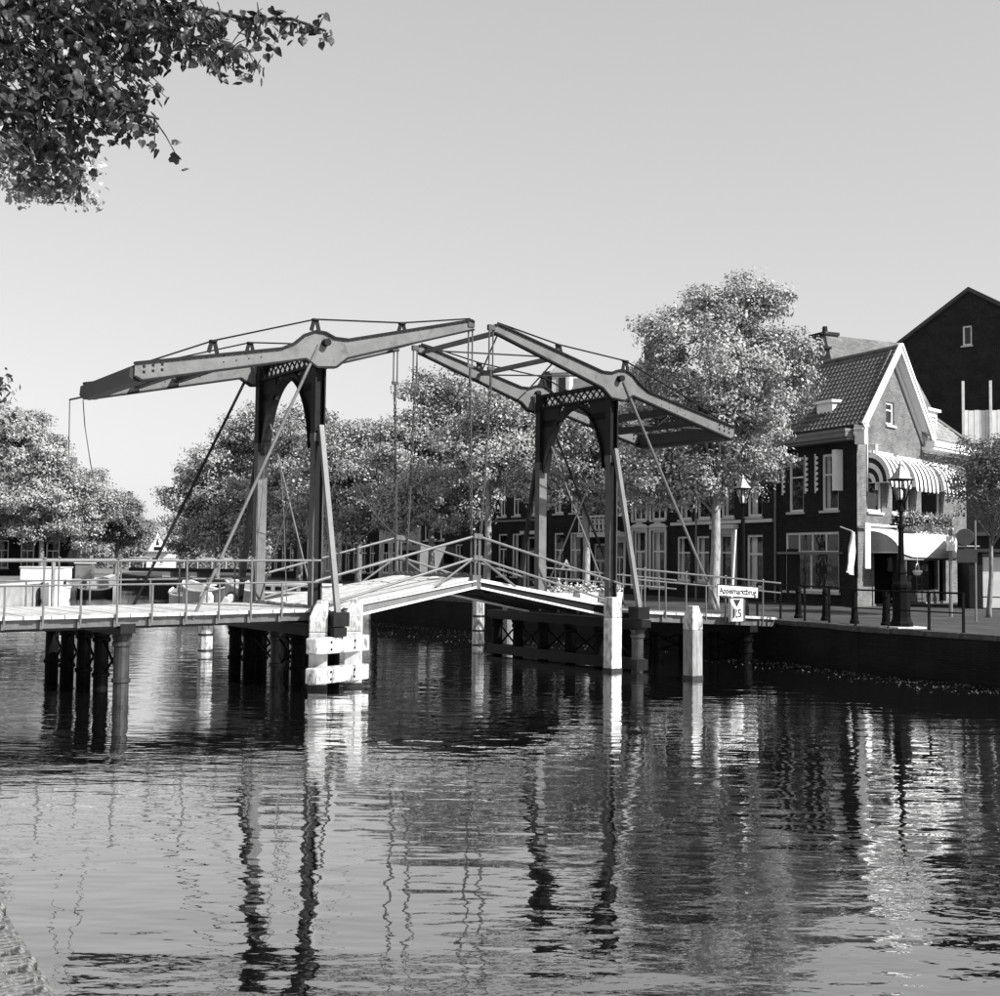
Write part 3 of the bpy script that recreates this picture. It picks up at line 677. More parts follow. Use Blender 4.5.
def window(parent, mtx, h, style='sash', frame='white', sill=True, curtain=0.0, name='window', reveal=.14, surround=None):
    """Frame set back in opening h; pane, sill and curtain are its sub-parts."""
    a, b, c, d_ = h; wd, ht = b - a, d_ - c; key = (round(wd, 2), round(ht, 2), style, frame, reveal)
    if key not in WC:
        f = MB(); t = .1; y0, y1 = reveal - .07, reveal + .0
        f.box((0, y0, 0), (wd, y1, t)); f.box((0, y0, ht - t), (wd, y1, ht)); f.box((0, y0, t), (t, y1, ht - t)); f.box((wd - t, y0, t), (wd, y1, ht - t))
        if style == 'sash':
            f.box((t, y0 + .01, ht * .62), (wd - t, y1 - .005, ht * .62 + .06))
        elif style == 'cross':
            f.box((t, y0 + .01, ht * .62), (wd - t, y1 - .005, ht * .62 + .08)); f.box((wd / 2 - .03, y0 + .013, t), (wd / 2 + .025, y1 - .008, ht * .62))
        elif style == 'shop':
            f.box((t, y0 + .01, ht * .645), (wd - t, y1 - .005, ht * .645 + .1))
            f.box((wd * .47 - .035, y0 + .013, t), (wd * .47 + .035, y1 - .008, ht * .645))
            for k in (1, 2, 3): f.box((wd * k / 4 - .03, y0 + .013, ht * .645 + .1), (wd * k / 4 + .03, y1 - .008, ht - t))
        elif style == 'door':
            f.box((t, y0 + .01, ht * .70), (wd - t, y1 - .005, ht * .70 + .08))
        WC[key] = (f.mesh(name, M[frame]),)
        g = MB(); g.add([(t * .5, reveal - .03, t * .5), (wd - t * .5, reveal - .03, t * .5), (wd - t * .5, reveal - .03, ht - t * .5), (t * .5, reveal - .03, ht - t * .5)], [(0, 1, 2, 3)])
        s = MB(); s.box((-.08, -.09, -.1), (wd + .08, .05, -.004))
        cu = MB(); n = max(6, int(wd * 10))
        for i in range(n):
            xa, xb = t + (wd - 2 * t) * i / n, t + (wd - 2 * t) * (i + 1) / n; ya, yb = reveal + .12 + .03 * (i % 2), reveal + .12 + .03 * ((i + 1) % 2)
            cu.add([(xa, ya, .05), (xb, yb, .05), (xb, yb, ht - .05), (xa, ya, ht - .05)], [(0, 1, 2, 3)])
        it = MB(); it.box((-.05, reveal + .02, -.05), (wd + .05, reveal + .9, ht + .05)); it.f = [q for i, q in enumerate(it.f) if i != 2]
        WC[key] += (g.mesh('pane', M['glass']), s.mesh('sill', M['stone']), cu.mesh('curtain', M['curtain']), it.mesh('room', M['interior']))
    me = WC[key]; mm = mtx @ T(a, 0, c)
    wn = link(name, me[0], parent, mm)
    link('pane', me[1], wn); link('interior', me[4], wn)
    if sill: link('sill', me[2], wn)
    if curtain:
        for e in (0, 1):
            if rnd.random() < curtain:
                cu = link('curtain', me[3], wn); cu.scale = (rnd.uniform(.22, .42), 1, 1); cu.location = (0 if e == 0 else wd * (1 - cu.scale[0]), 0, 0)
    if surround:
        sb = MB(); s_ = surround
        sb.box((-s_, -.05, -.02), (-.003, .03, ht + s_)); sb.box((wd + .003, -.05, -.02), (wd + s_, .03, ht + s_)); sb.box((-.003, -.05, ht + .003), (wd + .003, .03, ht + s_))
        sb.box((-s_ - .08, -.12, ht + s_), (wd + s_ + .08, .03, ht + s_ + .07))
        cxs = wd / 2; hh = wd / 2 + s_
        sb.prism([(cxs - hh, ht + s_ + .07), (cxs + hh, ht + s_ + .07), (cxs + hh * .75, ht + s_ + .17), (cxs + hh * .35, ht + s_ + .22), (cxs + hh * .2, ht + s_ + .38), (cxs - hh * .2, ht + s_ + .38), (cxs - hh * .35, ht + s_ + .22), (cxs - hh * .75, ht + s_ + .17)], -.07, .02, 'y')
        sb.build('surround', M['cream'], wn)
    return wn

def row_house(name, label, ox, oy, rz, W, depth, eaves, holes, wm, roof='gable', rm='slate', rise=3.0, cornice=None, group=None, chim=True, frame='white'):
    """ox, oy: left end of the facade as seen from the canal; local x along it, local y inwards, z from the street."""
    t = empty(name, (ox, oy, QZ), rz, label, 'house', group)
    hs = [h[0] for h in holes]
    mb = wall_mb(0, W, 0, eaves, hs)
    mb.add([(0, 0, 0), (W, 0, 0), (W, depth, 0), (0, depth, 0), (0, 0, eaves), (W, 0, eaves), (W, depth, eaves), (0, depth, eaves)], [(1, 2, 6, 5), (2, 3, 7, 6), (3, 0, 4, 7), (4, 5, 6, 7)])
    I = Matrix.Identity(4)
    if roof == 'front':      # gable towards the street
        mb.add([(0, 0, eaves), (W, 0, eaves), (W / 2, 0, eaves + rise)], [(0, 1, 2)])
    mb.build('wall', M[wm], t)
    for h, kw in holes: window(t, I, h, **kw)
    r = MB()
    if roof == 'gable':
        r.prism([(-.3, eaves - .05), (depth / 2, eaves + rise), (depth + .3, eaves - .05), (depth + .3, eaves + .12), (depth / 2, eaves + rise + .18), (-.3, eaves + .12)], -.02, W + .02, 'x')
    elif roof == 'front':
        r.prism([(-.25, eaves - .2), (W / 2, eaves + rise), (W + .25, eaves - .2), (W + .25, eaves), (W / 2, eaves + rise + .22), (-.25, eaves)], -.2, depth, 'y')
    elif roof == 'flat':
        r.box((-.02, .3, eaves), (W + .02, depth, eaves + .12))
    rf = r.build('roof', M[rm], t)
    if cornice:
        c = MB(); c.box((-.02, -.32, eaves - cornice), (W + .02, .0 - .003, eaves - cornice * .45)); c.box((-.02, -.42, eaves - cornice * .45), (W + .02, -.003, eaves - .06))
        c.build('cornice', M['cream'] if cornice > .3 else M['greypaint'], t)
    if chim:
        c = MB(); x = W * .8; zt = eaves + (rise if roof != 'flat' else .5)
        c.box((x - .35, depth * .45, zt - 1.2), (x + .35, depth * .45 + .6, zt + 1.0)); c.box((x - .42, depth * .45 - .07, zt + 1.0), (x + .42, depth * .45 + .67, zt + 1.12))
        c.lathe([(.12, 0), (.1, .35)], 8, (x - .15, depth * .45 + .3, zt + 1.12)); c.lathe([(.12, 0), (.1, .35)], 8, (x + .17, depth * .45 + .3, zt + 1.12))
        c.build('chimney', M['darkbrick_b'], rf)
    return t

# --- corner house with the sunlit gable
CX, CY = 14.4, 48.8
aF = math.radians(25); aG = math.radians(42)
RZ_F = math.atan2(-math.cos(aF), math.sin(aF)); RZ_G = math.atan2(math.cos(aG), math.sin(aG))
ch = empty('corner_house', (CX, CY, QZ), RZ_G, 'sunlit brick corner house with white-edged gable, striped awnings and tiled roof', 'house')
MF = Matrix.Rotation(RZ_F - RZ_G, 4, 'Z') @ T(-5.2, 0, 0)       # canal facade frame in the house's own frame
# canal facade: local x = 5.2 - s
EF = 6.85
hF = [((5.2 - 4.58, 5.2 - 1.1, .55, 3.05), dict(style='shop', frame='white')), ((5.2 - 4.32, 5.2 - 3.32, 3.94, 6.3), dict(style='sash')), ((5.2 - 2.15, 5.2 - 1.12, 3.94, 6.3), dict(style='sash', curtain=.8))]
wall_mb(0, 5.2, 0, EF, [h for h, k in hF]).build('wall', M['darkbrick'], ch, MF)  # canal wall's shade put into a darker brick than the gable's
for h, k in hF: window(ch, MF, h, **k)
mb = MB(); mb.box((.35, -.22, 2.12), (4.35, -.003, 2.22)); mb.build('shop_ledge', M['greypaint'], ch, MF)
for x0, wd in ((.47, .2), (2.0, .2), (2.66, .2), (4.12, .3)):      # pale scalloped boards beside the upper windows
    mb = MB(); n = 7; zz = [4.75 + i * 1.55 / n for i in range(n + 1)]
    if wd > .25: mb.box((x0, -.36, 4.72), (x0 + .24, -.32, 6.4)); mb.box((x0 + .2, -.32, 4.72), (x0 + .24, -.003, 6.4))
    else:
        for i in range(n):
            mb.prism([(x0, zz[i] + .0), (x0 + wd, zz[i] + .05), (x0 + wd, zz[i + 1] - .06), (x0, zz[i + 1] - .03)], -.06, -.02, 'y')
        mb.box((x0, -.06, 4.7), (x0 + .06, -.02, 6.35))
    mb.build('side_board', M['white'], ch, MF)
mb = MB(); mb.box((-.4, -.5, EF - .12), (5.2, -.003, EF + .0)); mb.box((-.4, -.62, EF + .0), (5.24, .1, EF + .2)); mb.box((-.4, -.66, EF + .2), (5.26, -.2, EF + .33)); mb.build('gutter', M['greypaint'], ch, MF)
mb = MB(); mb.tube([(.1, -.12, 0), (.1, -.12, 6.7)], .05, 8); mb.build('downpipe', M['greypaint'], ch, MF)
# gable wall (local x along the gable); main gable 0.1..6.95, side wing to 11.5
GA, GB, GM = .0, 6.45, 3.3
ZE, ZA = 7.25, 10.62
hG = [((.95, 2.3, 3.88, 6.25), dict(style='sash')), ((3.3, 5.1, 3.88, 6.25), dict(style='sash')), ((6.3, 8.4, 3.85, 6.25), dict(style='sash')), ((2.74, 3.54, 7.62, 8.6), dict(style='sash')), ((1.55, 9.0, .08, 2.35), dict(style='none', sill=False, reveal=.5))]
sl1 = (ZA - ZE) / (GM - GA); sl2 = (ZA - ZE) / (GB - GM)
mb = wall_mb(0, 11.5, 0, 7.2, [h for h, k in hG if h[3] < 7.2], .14)
m2 = wall_mb(GA, GB, 7.2, ZA, [h for h, k in hG if h[3] > 7.2], .14, [(-sl1, 1, ZE - sl1 * GA), (sl2, 1, ZE + sl2 * GB)])
mb.add(m2.v, m2.f)
mb.add([(11.5, 0, 0), (11.5, 5, 0), (11.5, 5, 7.2), (11.5, 0, 7.2)], [(0, 1, 2, 3)])
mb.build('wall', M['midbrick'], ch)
I4 = Matrix.Identity(4)
for h, k in hG[:4]: window(ch, I4, h, **k)
# dark corner pilaster strip and the lintel band of the awnings
mb = MB(); mb.box((.86, -.05, 4.7), (.92, -.003, 6.75)); mb.box((1.0, -.34, 4.75), (1.2, -.3, 6.62)); mb.box((1.0, -.3, 6.4), (1.04, -.003, 6.62)); mb.build('side_board', M['cream'], ch)
# shop front below
h = hG[4][0]
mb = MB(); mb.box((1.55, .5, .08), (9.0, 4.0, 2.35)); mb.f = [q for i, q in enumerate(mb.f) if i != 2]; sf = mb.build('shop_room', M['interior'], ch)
for bx_ in (((1.55, .3, .08), (1.75, .5, 2.35)), ((4.4, .3, .08), (4.55, .5, 2.35)), ((8.85, .3, .08), (9.0, .5, 2.35)), ((4.55, .3, .08), (8.85, .48, .6))):
    mb = MB(); mb.box(*bx_); mb.build('shop_frame', M['steel_mid'], sf)
mb = MB(); mb.add([(4.55, .4, .6), (8.85, .4, .6), (8.85, .4, 2.35), (4.55, .4, 2.35)], [(0, 1, 2, 3)]); mb.build('pane', M['glass'], sf)
for i in range(9):
    x = 4.8 + i * .45; hgt = rnd.uniform(.2, .7); mb = MB(); mb.lathe([(.02, 0), (.16, .05), (.13, hgt * .7), (.17, hgt), (.04, hgt + .06)], 8, (x, .75, .6 + rnd.choice((0, .8)))); mb.build('display_item', M['goods'] if i % 3 else M['cloth'], sf)
# roofs of the corner house
dFx = MF @ Vector((0, 0, 0)) - MF @ Vector((5.2, 0, 0)); dFx.z = 0      # along the canal, away
vF = dFx.normalized()
def strip(p0, p1, q0, q1, name, m_, parent, th=.12):
    mb = MB(); P = [Vector(p0), Vector(p1), Vector(q1), Vector(q0)]; nrm = (P[1] - P[0]).cross(P[3] - P[0]).normalized()
    if nrm.z < 0: nrm = -nrm
    mb.add([*P, *[p + nrm * th for p in P]], [(0, 1, 2, 3), (4, 5, 6, 7), (0, 1, 5, 4), (1, 2, 6, 5), (2, 3, 7, 6), (3, 0, 4, 7)]); return mb.build(name, m_, parent)
OVH = .42
nout = Vector((0, -1, 0))
def roofslope(lowA, ridgeA, along, length, rows, cols, mt, parent):
    """Pantile slope: rows of overlapping tiles with a rolled profile, joined as one part."""
    low = Vector(lowA); rid = Vector(ridgeA); al = along.normalized(); up = (rid - low); nrm = al.cross(up).normalized()
    if nrm.z < 0: nrm = -nrm
    base = strip(low, low + al * length, rid, rid + al * length, 'roof', mt, parent, .06)
    mb = MB(); cw_ = length / cols
    for r in range(rows):
        a = low + up * (r / rows); b = low + up * ((r + 1.12) / rows); 
        for c in range(cols):
            vs = []
            for k, hgt in ((0, .05), (.3, .11), (.55, .07), (.8, .06), (1, .05)):
                vs.append(a + al * (c + k) * cw_ + nrm * (hgt + .055)); vs.append(b + al * (c + k) * cw_ + nrm * (hgt + .015))
            mb.add(vs, [(2 * k, 2 * k + 2, 2 * k + 3, 2 * k + 1) for k in range(4)] + [])
            lo_ = [p - nrm * .05 for p in vs[0::2]]
            mb.add(vs[0::2] + lo_, [(k, k + 1, k + 6, k + 5) for k in range(4)])
    t_ = mb.build('tiles', mt, base); t_['kind'] = 'stuff'
    return base
eaveA = Vector((GA - .55, -OVH, ZE - .12 - .5 * .0)); ridgeA = Vector((GM, -OVH, ZA + .22))
rf1 = roofslope(eaveA + Vector((.25, 0, .15)), ridgeA, vF, 5.9, 16, 24, M['tile'], ch)
mb = MB(); mb.tube([ridgeA + Vector((0, 0, .1)), ridgeA + vF * 5.9 + Vector((0, 0, .1))], .13, 8); mb.build('ridge_tiles', M['tile'], rf1)
eaveB = Vector((GB + .35, -OVH, ZE - .25))
roofslope(eaveB + vF * 0, ridgeA, vF, 5.9, 16, 24, M['tile'], ch)
# white barge boards and soffits
for pA, pB in ((Vector((GA - .3, -OVH - .02, ZE + .0)), ridgeA + Vector((0, -.02, .12))), (Vector((GB + .3, -OVH - .02, ZE - .0)), ridgeA + Vector((0, -.02, .12)))):
    mb = MB(); mb.bar(pA, pB, .06, .34, up=(0, 0, 1)); mb.bar(pA + Vector((0, -.05, .1)), pB + Vector((0, -.05, .1)), .06, .1); mb.build('barge_board', M['white'], ch)
    mb = MB(); mb.bar(pA + Vector((0, OVH / 2 + .03, -.12)), pB + Vector((0, OVH / 2 + .03, -.12)), OVH, .04); mb.bar(pA + Vector((0, OVH - .02, -.34)), pB + Vector((0, OVH - .02, -.34)), .06, .2); mb.build('soffit', M['white'], ch)
mb = MB(); mb.box((GA - .2, -OVH - .0, ZE - .7), (GA + .12, -.004, ZE + .0)); mb.box((GA - .25, -OVH - .04, ZE + .0), (GA + .16, -.004, ZE + .1)); mb.build('eaves_box', M['white'], ch)
# wing roof with sunlight put into paler tiles, dormer and white gutter
wr = roofslope(Vector((GB - .2, -.3, 7.25)), Vector((GB - .2, 2.6, 9.9)), Vector((1, 0, 0)), 4.6, 14, 20, M['tile_sunlit'], ch)
mb = MB(); mb.tube([(11.55, -.35, 7.35), (9.2, 2.6, 10.1)], .12, 8); mb.build('hip_tiles', M['tile'], wr)
mb = MB(); mb.box((GB - .1, -.55, 6.82), (11.75, -.004, 6.95)); mb.box((GB - .14, -.62, 6.95), (11.8, -.2, 7.2)); mb.box((GB + .05, -.1, 6.7), (11.6, -.004, 6.82)); mb.build('gutter', M['white'], ch)
mb = MB(); mb.box((7.75, .35, 7.65), (9.0, 1.7, 8.75)); mb.box((7.65, .2, 8.75), (9.1, 1.9, 8.87)); dm = mb.build('dormer', M['white'], ch)
window(dm, T(8.0, .2, 7.85), (0, .75, 0, .75), style='sash', sill=False)
mb = MB(); mb.prism([(3.0, 6.9), (4.6, 6.9), (4.6, 8.1)], -.0, .0 + .05, 'y')
md = MF @ T(2.6, .55, 7.5)
mb = MB(); mb.prism([(0, 0), (0, 1.05), (1.4, 1.15), (1.4, .9)], -.5, .5, 'x'); mb.box((-.6, -.12, 1.05), (.6, 1.5, 1.16)); mb.build('roof_dormer', M['white'], ch, md)

# quarter-round striped awnings over the three upper windows
def hood(x0, x1, z0, r, proj, n, parent, name='striped_awning', mats=('cloth', 'cloth_black'), endm=None, rib=None, tiltz=0.0):
    ends = []; seg = 7
    prof = [(-proj * math.sin(PI / 2 * k / seg) - .02, z0 + r * math.cos(PI / 2 * k / seg)) for k in range(seg + 1)]
    bw_ = (x1 - x0) / n; edges = [x0]
    for i in range(n): edges.append(edges[-1] + (1.12 if i % 2 == 0 else .88))
    if n > 1:
        k_ = (x1 - x0) / (edges[-1] - x0); edges = [x0 + (e_ - x0) * k_ for e_ in edges]
    else: edges = [x0, x1]
    A_, B_ = MB(), MB()
    for i in range(n):
        mb = A_ if i % 2 == 0 else B_
        xa, xb = edges[i], edges[i + 1]
        vs = [(x, y, z) for x in (xa, xb) for y, z in prof]; k = seg + 1
        mb.add(vs, [(j, j + 1, k + j + 1, k + j) for j in range(seg)])
        y, z = prof[-1]; mb.add([(xa, y - .005, z), (xb, y - .005, z), (xb - bw_ * .15, y - .01, z - .16), ((xa + xb) / 2, y - .01, z - .2), (xa + bw_ * .15, y - .01, z - .16)], [(0, 1, 2, 3, 4)])
    for e, x in ((-1, x0), (1, x1)):
        if endm is None:
            for k in range(6):          # concentric stripes on the end
                ra, rb = k / 6, (k + 1) / 6; mb = A_ if k % 2 == 1 else B_
                vs = []
                for t in (ra, rb):
                    for j in range(seg + 1): vs.append((x + e * .002 * (k + 1), -proj * t * math.sin(PI / 2 * j / seg) - .02, z0 + r * t * math.cos(PI / 2 * j / seg)))
                kk = seg + 1; mb.add(vs, [(j, j + 1, kk + j + 1, kk + j) for j in range(seg)])
        else:
            mb = MB()
            vs = [(x, -.02, z0)] + [(x, -proj * math.sin(PI / 2 * j / seg) - .02, z0 + r * math.cos(PI / 2 * j / seg)) for j in range(seg + 1)]
            mb.add(vs, [(0, j + 1, j + 2) for j in range(seg)])
            ends.append(mb)
    o = A_.build(name, M[mats[0]], parent); [q.build('canopy_end', M[mats[1]], o) for q in ends] or B_.build('stripe', M[mats[1]], o)
    bx = MB(); bx.box((x0 - .06, -.16, z0 + r - .02), (x1 + .06, -.01, z0 + r + .09)); bx.build('awning_box', M['white'], o)
    rb = MB()
    for x in (x0, x1):
        rb.bar((x, -.02, z0), (x, -proj - .02, z0), .03, .03)
    rb.build('awning_rod', M['cream'], o)
    return o
hood(1.0, 3.0, 5.05, 1.25, .95, 9, ch); hood(3.5, 5.9, 5.0, 1.25, .95, 11, ch); hood(6.5, 8.9, 4.95, 1.25, .95, 11, ch)
hood(.7, 8.6, 2.2, .9, 1.45, 1, ch, 'shop_canopy', ('cloth', 'cloth_grey'), endm=1)
mb = MB(); mb.box((.75, -1.4, 1.92), (8.55, -1.36, 2.18)); mb.build('canopy_valance', M['cloth_grey'], ch)
mb = MB(); mb.box((.0, -.3, 3.28), (3.5, -.22, 3.36)); mb.box((-.3, -.5, 1.55), (.15, -.44, 3.36)); mb.box((.02, -.44, 3.2), (.12, -.005, 3.27)); mb.build('shop_board', M['white'], ch)
mb = MB(); mb.box((3.1, -.6, 3.05), (4.3, -.52, 3.14)); mb.box((3.1, -.6, 2.86), (4.3, -.52, 2.94)); mb.build('name_strip', M['ink'], ch)
mb = MB(); mb.tube([(1.6, -1.3, 0), (1.6, -1.3, 2.2)], .06, 8); mb.tube([(8.6, -1.3, 0), (8.6, -1.3, 2.2)], .06, 8); mb.build('canopy_post', M['steel_mid'], ch)
# window boxes: hanging greenery along the first-floor sills
def leafcloud(name, pts, n, sg, size, mt, parent=None, seed=1, loc=None):
    r = np.random.default_rng(seed); P = np.array(pts)[r.integers(0, len(pts), n)] + r.normal(0, 1, (n, 3)) * np.array(sg)
    a = r.normal(0, 1, (n, 3)); a /= np.linalg.norm(a, axis=1)[:, None]
    b = np.cross(a, r.normal(0, 1, (n, 3))); b /= np.linalg.norm(b, axis=1)[:, None]
    s = size * r.uniform(.6, 1.4, n)[:, None]
    V = np.stack([P - a * s, P + b * s * .6, P + a * s, P - b * s * .6], 1).reshape(-1, 3)
    return qmesh(name, V, mt, parent)
def qmesh(name, V, mt, parent=None):
    n = len(V) // 4; me = bpy.data.meshes.new(name); me.vertices.add(len(V)); me.vertices.foreach_set('co', V.astype(np.float32).ravel())
    me.loops.add(4 * n); me.loops.foreach_set('vertex_index', np.arange(4 * n, dtype=np.int32)); me.polygons.add(n)
    me.polygons.foreach_set('loop_start', np.arange(0, 4 * n, 4, dtype=np.int32)); me.materials.append(mt); me.update(); me.validate()
    return link(name, me, parent)
for i, (x0, x1) in enumerate(((3.3, 5.6), (6.2, 8.8))):
    b = empty('window_box', (CX, CY, QZ), RZ_G, ['planter with trailing greenery under the middle upper window of the corner house', 'planter with trailing greenery under the right upper window of the corner house'][i], 'planter', 'window boxes on the corner house')
    mb = MB(); mb.box((x0, -.36, 3.48), (x1, -.1, 3.74)); mb.build('box', M['steel_dark'], b)
    pts = [(x, -.3, z) for x in np.linspace(x0, x1, 14) for z in np.linspace(3.2, 3.85, 5)]
    leafcloud('foliage', pts, 900, (.09, .1, .09), .06, M['leaf_dark'], b, i); leafcloud('blossom', pts, 200, (.09, .1, .09), .045, M['flower'], b, i + 9)

# furled flag on the corner, hanging basket, clothes on display, rack
def gl(x, y, z): return Matrix.Translation((CX, CY, QZ)) @ Matrix.Rotation(RZ_G, 4, 'Z') @ Vector((x, y, z))
fl = empty('furled_flag', gl(-1.1, -.3, 0), RZ_G, 'white cloth flag hanging furled on a slanted pole at the house corner', 'flag')
mb = MB(); mb.tube([(.12, .55, 3.2), (-.25, -.15, 3.0)], .025, 6); mb.build('pole', M['cream'], fl)
mb = MB()
for j in range(6):
    for i in range(5): mb.v.append((-.1 - .07 * j - (.13 + .03 * j) * (1 - i / 2) + .05 * math.sin(j * 1.7 + i), -.1 + .12 * ((i % 2) - .5), 3.05 - j * .32 - .04 * i))
for j in range(5):
    for i in range(4): mb.f.append((j * 5 + i, j * 5 + i + 1, (j + 1) * 5 + i + 1, (j + 1) * 5 + i))
mb.build('cloth', M['cloth'], fl)
bk = empty('hanging_basket', gl(2.3, -1.5, 0), RZ_G, 'pale wicker basket hanging in front of the shop under the canopy', 'basket')
mb = MB(); mb.lathe([(.02, 1.28), (.12, 1.3), (.2, 1.42), (.18, 1.5)], 10); mb.build('bowl', M['cloth'], bk)
mb = MB(); mb.tube([(.17, 0, 1.48), (.12, 0, 1.7), (0, 0, 1.78), (-.12, 0, 1.7), (-.17, 0, 1.48)], .02, 6); mb.tube([(0, 0, 1.78), (0, 0, 2.1)], .012, 5); mb.build('handle', M['cream'], bk)
for i, (x, z0) in enumerate(((8.0, .95), (8.75, .8))):
    c = empty('hanging_garment', gl(x, -1.45, 0), RZ_G, ['pale garment hanging under the canopy beside the shop window', 'pale long garment hanging at the right end of the shop canopy'][i], 'garment', 'clothes hanging outside the shop')
    mb = MB(); mb.prism([(-.24, z0 + .75), (-.06, z0 + 1.0), (.06, z0 + 1.0), (.24, z0 + .75), (.17, z0 + .7), (.16, z0), (.03, z0 - .08), (-.15, z0), (-.17, z0 + .7)], -.03, .03, 'y'); mb.build('cloth', M['cloth'], c)
    mb = MB(); mb.tube([(0, 0, z0 + 1.0), (0, 0, z0 + 1.15)], .012, 5); mb.build('hanger', M['steel_dark'], c)
rk = empty('postcard_rack', gl(3.2, -1.2, 0), RZ_G, 'slim dark wire rack standing by the shop entrance', 'rack')
mb = MB()
for e in (-.25, .25): mb.tube([(e, 0, 0), (e, 0, 1.7)], .02, 6)
for z in (.3, .6, .9, 1.2, 1.5): mb.box((-.25, -.1, z), (.25, .05, z + .03))
mb.build('frame', M['steel_mid'], rk)

# --- row along the quay. F(s) gives a point on the first facade line, G(s) on the second
def F(s): return (CX - s * math.sin(aF), CY + s * math.cos(aF))
a2 = math.radians(32); C1 = F(17)
def G(s): return (C1[0] - s * math.sin(a2), C1[1] + s * math.cos(a2))
RZ_2 = math.atan2(-math.cos(a2), math.sin(a2))
def fx(sl, lst):   # (s_far, s_near, z0, z1 absolute, kw) -> local hole
    return [((sl - a, sl - b, c - QZ, d_ - QZ), kw) for a, b, c, d_, kw in lst]
k1 = dict(style='sash', curtain=.85); kd = dict(style='door', sill=False, frame='cream')
S0, S1 = 13.6, 5.25
ha = row_house('row_house', 'dark two-storey house with white framed windows and pale central door behind the thick tree', *F(S0), RZ_F, S0 - S1 - .02, 8, 7.6, fx(S0, [
    (13.1, 11.9, 2.05, 4.25, k1), (11.4, 10.3, 2.05, 4.25, dict(style='cross', curtain=.9)), (9.45, 8.35, 1.33, 4.3, kd), (7.35, 6.15, 1.85, 4.25, dict(style='cross', curtain=.7)),
    (12.85, 11.8, 5.08, 7.1, k1), (11.3, 10.2, 5.08, 7.1, k1), (9.35, 8.3, 5.08, 7.1, k1), (7.3, 6.2, 5.08, 7.1, k1)]), 'darkbrick', 'gable', 'slate', 3.2, .4)
mb = MB(); mb.box((.05, -.1, 3.55), (8.2, -.003, 3.7)); mb.build('string_course', M['cream'], ha)
mb = MB(); x = S0 - 9.45; mb.box((x - .3, -.12, .0), (x - .005, -.003, 3.3)); mb.box((x + 1.105, -.12, 0), (x + 1.4, -.003, 3.3)); mb.box((x - .4, -.3, 3.3), (x + 1.5, -.003, 3.5)); mb.box((x - .02, -.03, 3.06), (x + 1.12, -.003, 3.3)); mb.build('door_surround', M['cream'], ha)
# house B with pedimented white windows and balcony (second line)
k2 = dict(style='cross', frame='white', surround=.16, curtain=.3)
S0, S1 = 4.2, -3.3
hb = row_house('row_house', 'stately dark house with pedimented white windows, iron balcony and heavy cornice', *G(S0), RZ_2, S0 - S1 + .1, 9, 7.4, fx(S0, [
    (.2, -.85, 5.15, 7.45, k2), (-1.3, -2.4, 5.15, 7.45, k2), (2.0, .95, 5.5, 7.45, k2),
    (.2, -.85, 1.65, 4.6, k2), (-1.3, -2.4, 1.65, 4.6, k2), (3.75, 2.7, 1.4, 3.95, dict(style='cross', frame='cream', sill=False)), (2.0, 1.0, 1.65, 4.1, k2), (3.7, 2.75, 5.1, 7.3, dict(style='cross', frame='greypaint', curtain=0))]), 'darkbrick_b', 'gable', 'slate', 3.4, .5)
bal = MB()
x0, x1, zb = S0 - 3.95, S0 - .6, 4.45 - QZ
bal.box((x0 - .1, -.95, zb - .16), (x1 + .1, -.003, zb)); bo = bal.build('balcony', M['cream'], hb)
bal = MB(); bal.box((x0, -.9, zb + .02), (x1, -.84, zb + .1)); bal.box((x0, -.9, zb + .92), (x1, -.84, zb + 1.02))
n = 9
for i in range(n + 1):
    x = x0 + (x1 - x0) * i / n; bal.box((x - .03, -.89, zb + .1), (x + .03, -.85, zb + .92))
    if i < n:
        xm = x + (x1 - x0) / n / 2; r_ = (x1 - x0) / n * .4
        bal.tube([(xm + r_ * math.cos(2 * PI * j / 10), -.87, zb + .5 + .32 * math.sin(2 * PI * j / 10)) for j in range(11)], .03, 5)
for e in (x0, x1): bal.box((e - .03, -.87, zb + .02), (e + .03, -.003, zb + .1)); bal.box((e - .03, -.87, zb + .92), (e + .03, -.003, zb + 1.02))
bal.build('balustrade', M['cream'], bo)
mb = MB(); x = S0 + .6; mb.box((x - .0, -.05, 7.5), (x + 1.5, 1.2, 8.9)); mb.prism([(x - .15, 8.9), (x + 1.65, 8.9), (x + .75, 9.5)], -.15, 1.2, 'y'); dmr = mb.build('roof_dormer', M['white'], hb)
window(dmr, T(x + .3, -.2, 7.6), (0, .9, 0, 1.2), style='cross', sill=False)
# houses D and E
k3 = dict(style='cross', curtain=.6, sill=True)
S0, S1 = 9.0, 4.3
row_house('row_house', 'narrow dark brick house with pairs of white windows left of the balcony house', *G(S0), RZ_2, S0 - S1 - .05, 8, 7.2, fx(S0, [
    (7.65, 6.7, 5.72, 7.4, k3), (6.0, 5.05, 5.72, 7.4, k3), (7.65, 6.65, 1.9, 4.6, k3), (6.05, 5.0, 1.9, 4.6, k3)]), 'darkbrick', 'gable', 'tile', 3.0, .3)
S0, S1 = 14.5, 9.05
hd = row_house('row_house', 'dark brick house with tall white door case and string course behind the slanting brace', *G(S0), RZ_2, S0 - S1 - .05, 8, 7.2, fx(S0, [
    (13.6, 12.85, 5.7, 7.3, k3), (12.1, 11.25, 5.7, 7.3, k3), (13.8, 12.75, 2.0, 4.62, k3), (12.2, 11.2, 2.0, 4.62, k3), (10.5, 9.5, 1.33, 4.4, kd), (10.3, 9.5, 5.7, 7.3, k3)]), 'darkbrick_b', 'gable', 'slate', 3.0, .3)
mb = MB(); mb.box((.05, -.08, 4.1), (5.3, -.003, 4.22)); mb.build('string_course', M['greypaint'], hd)
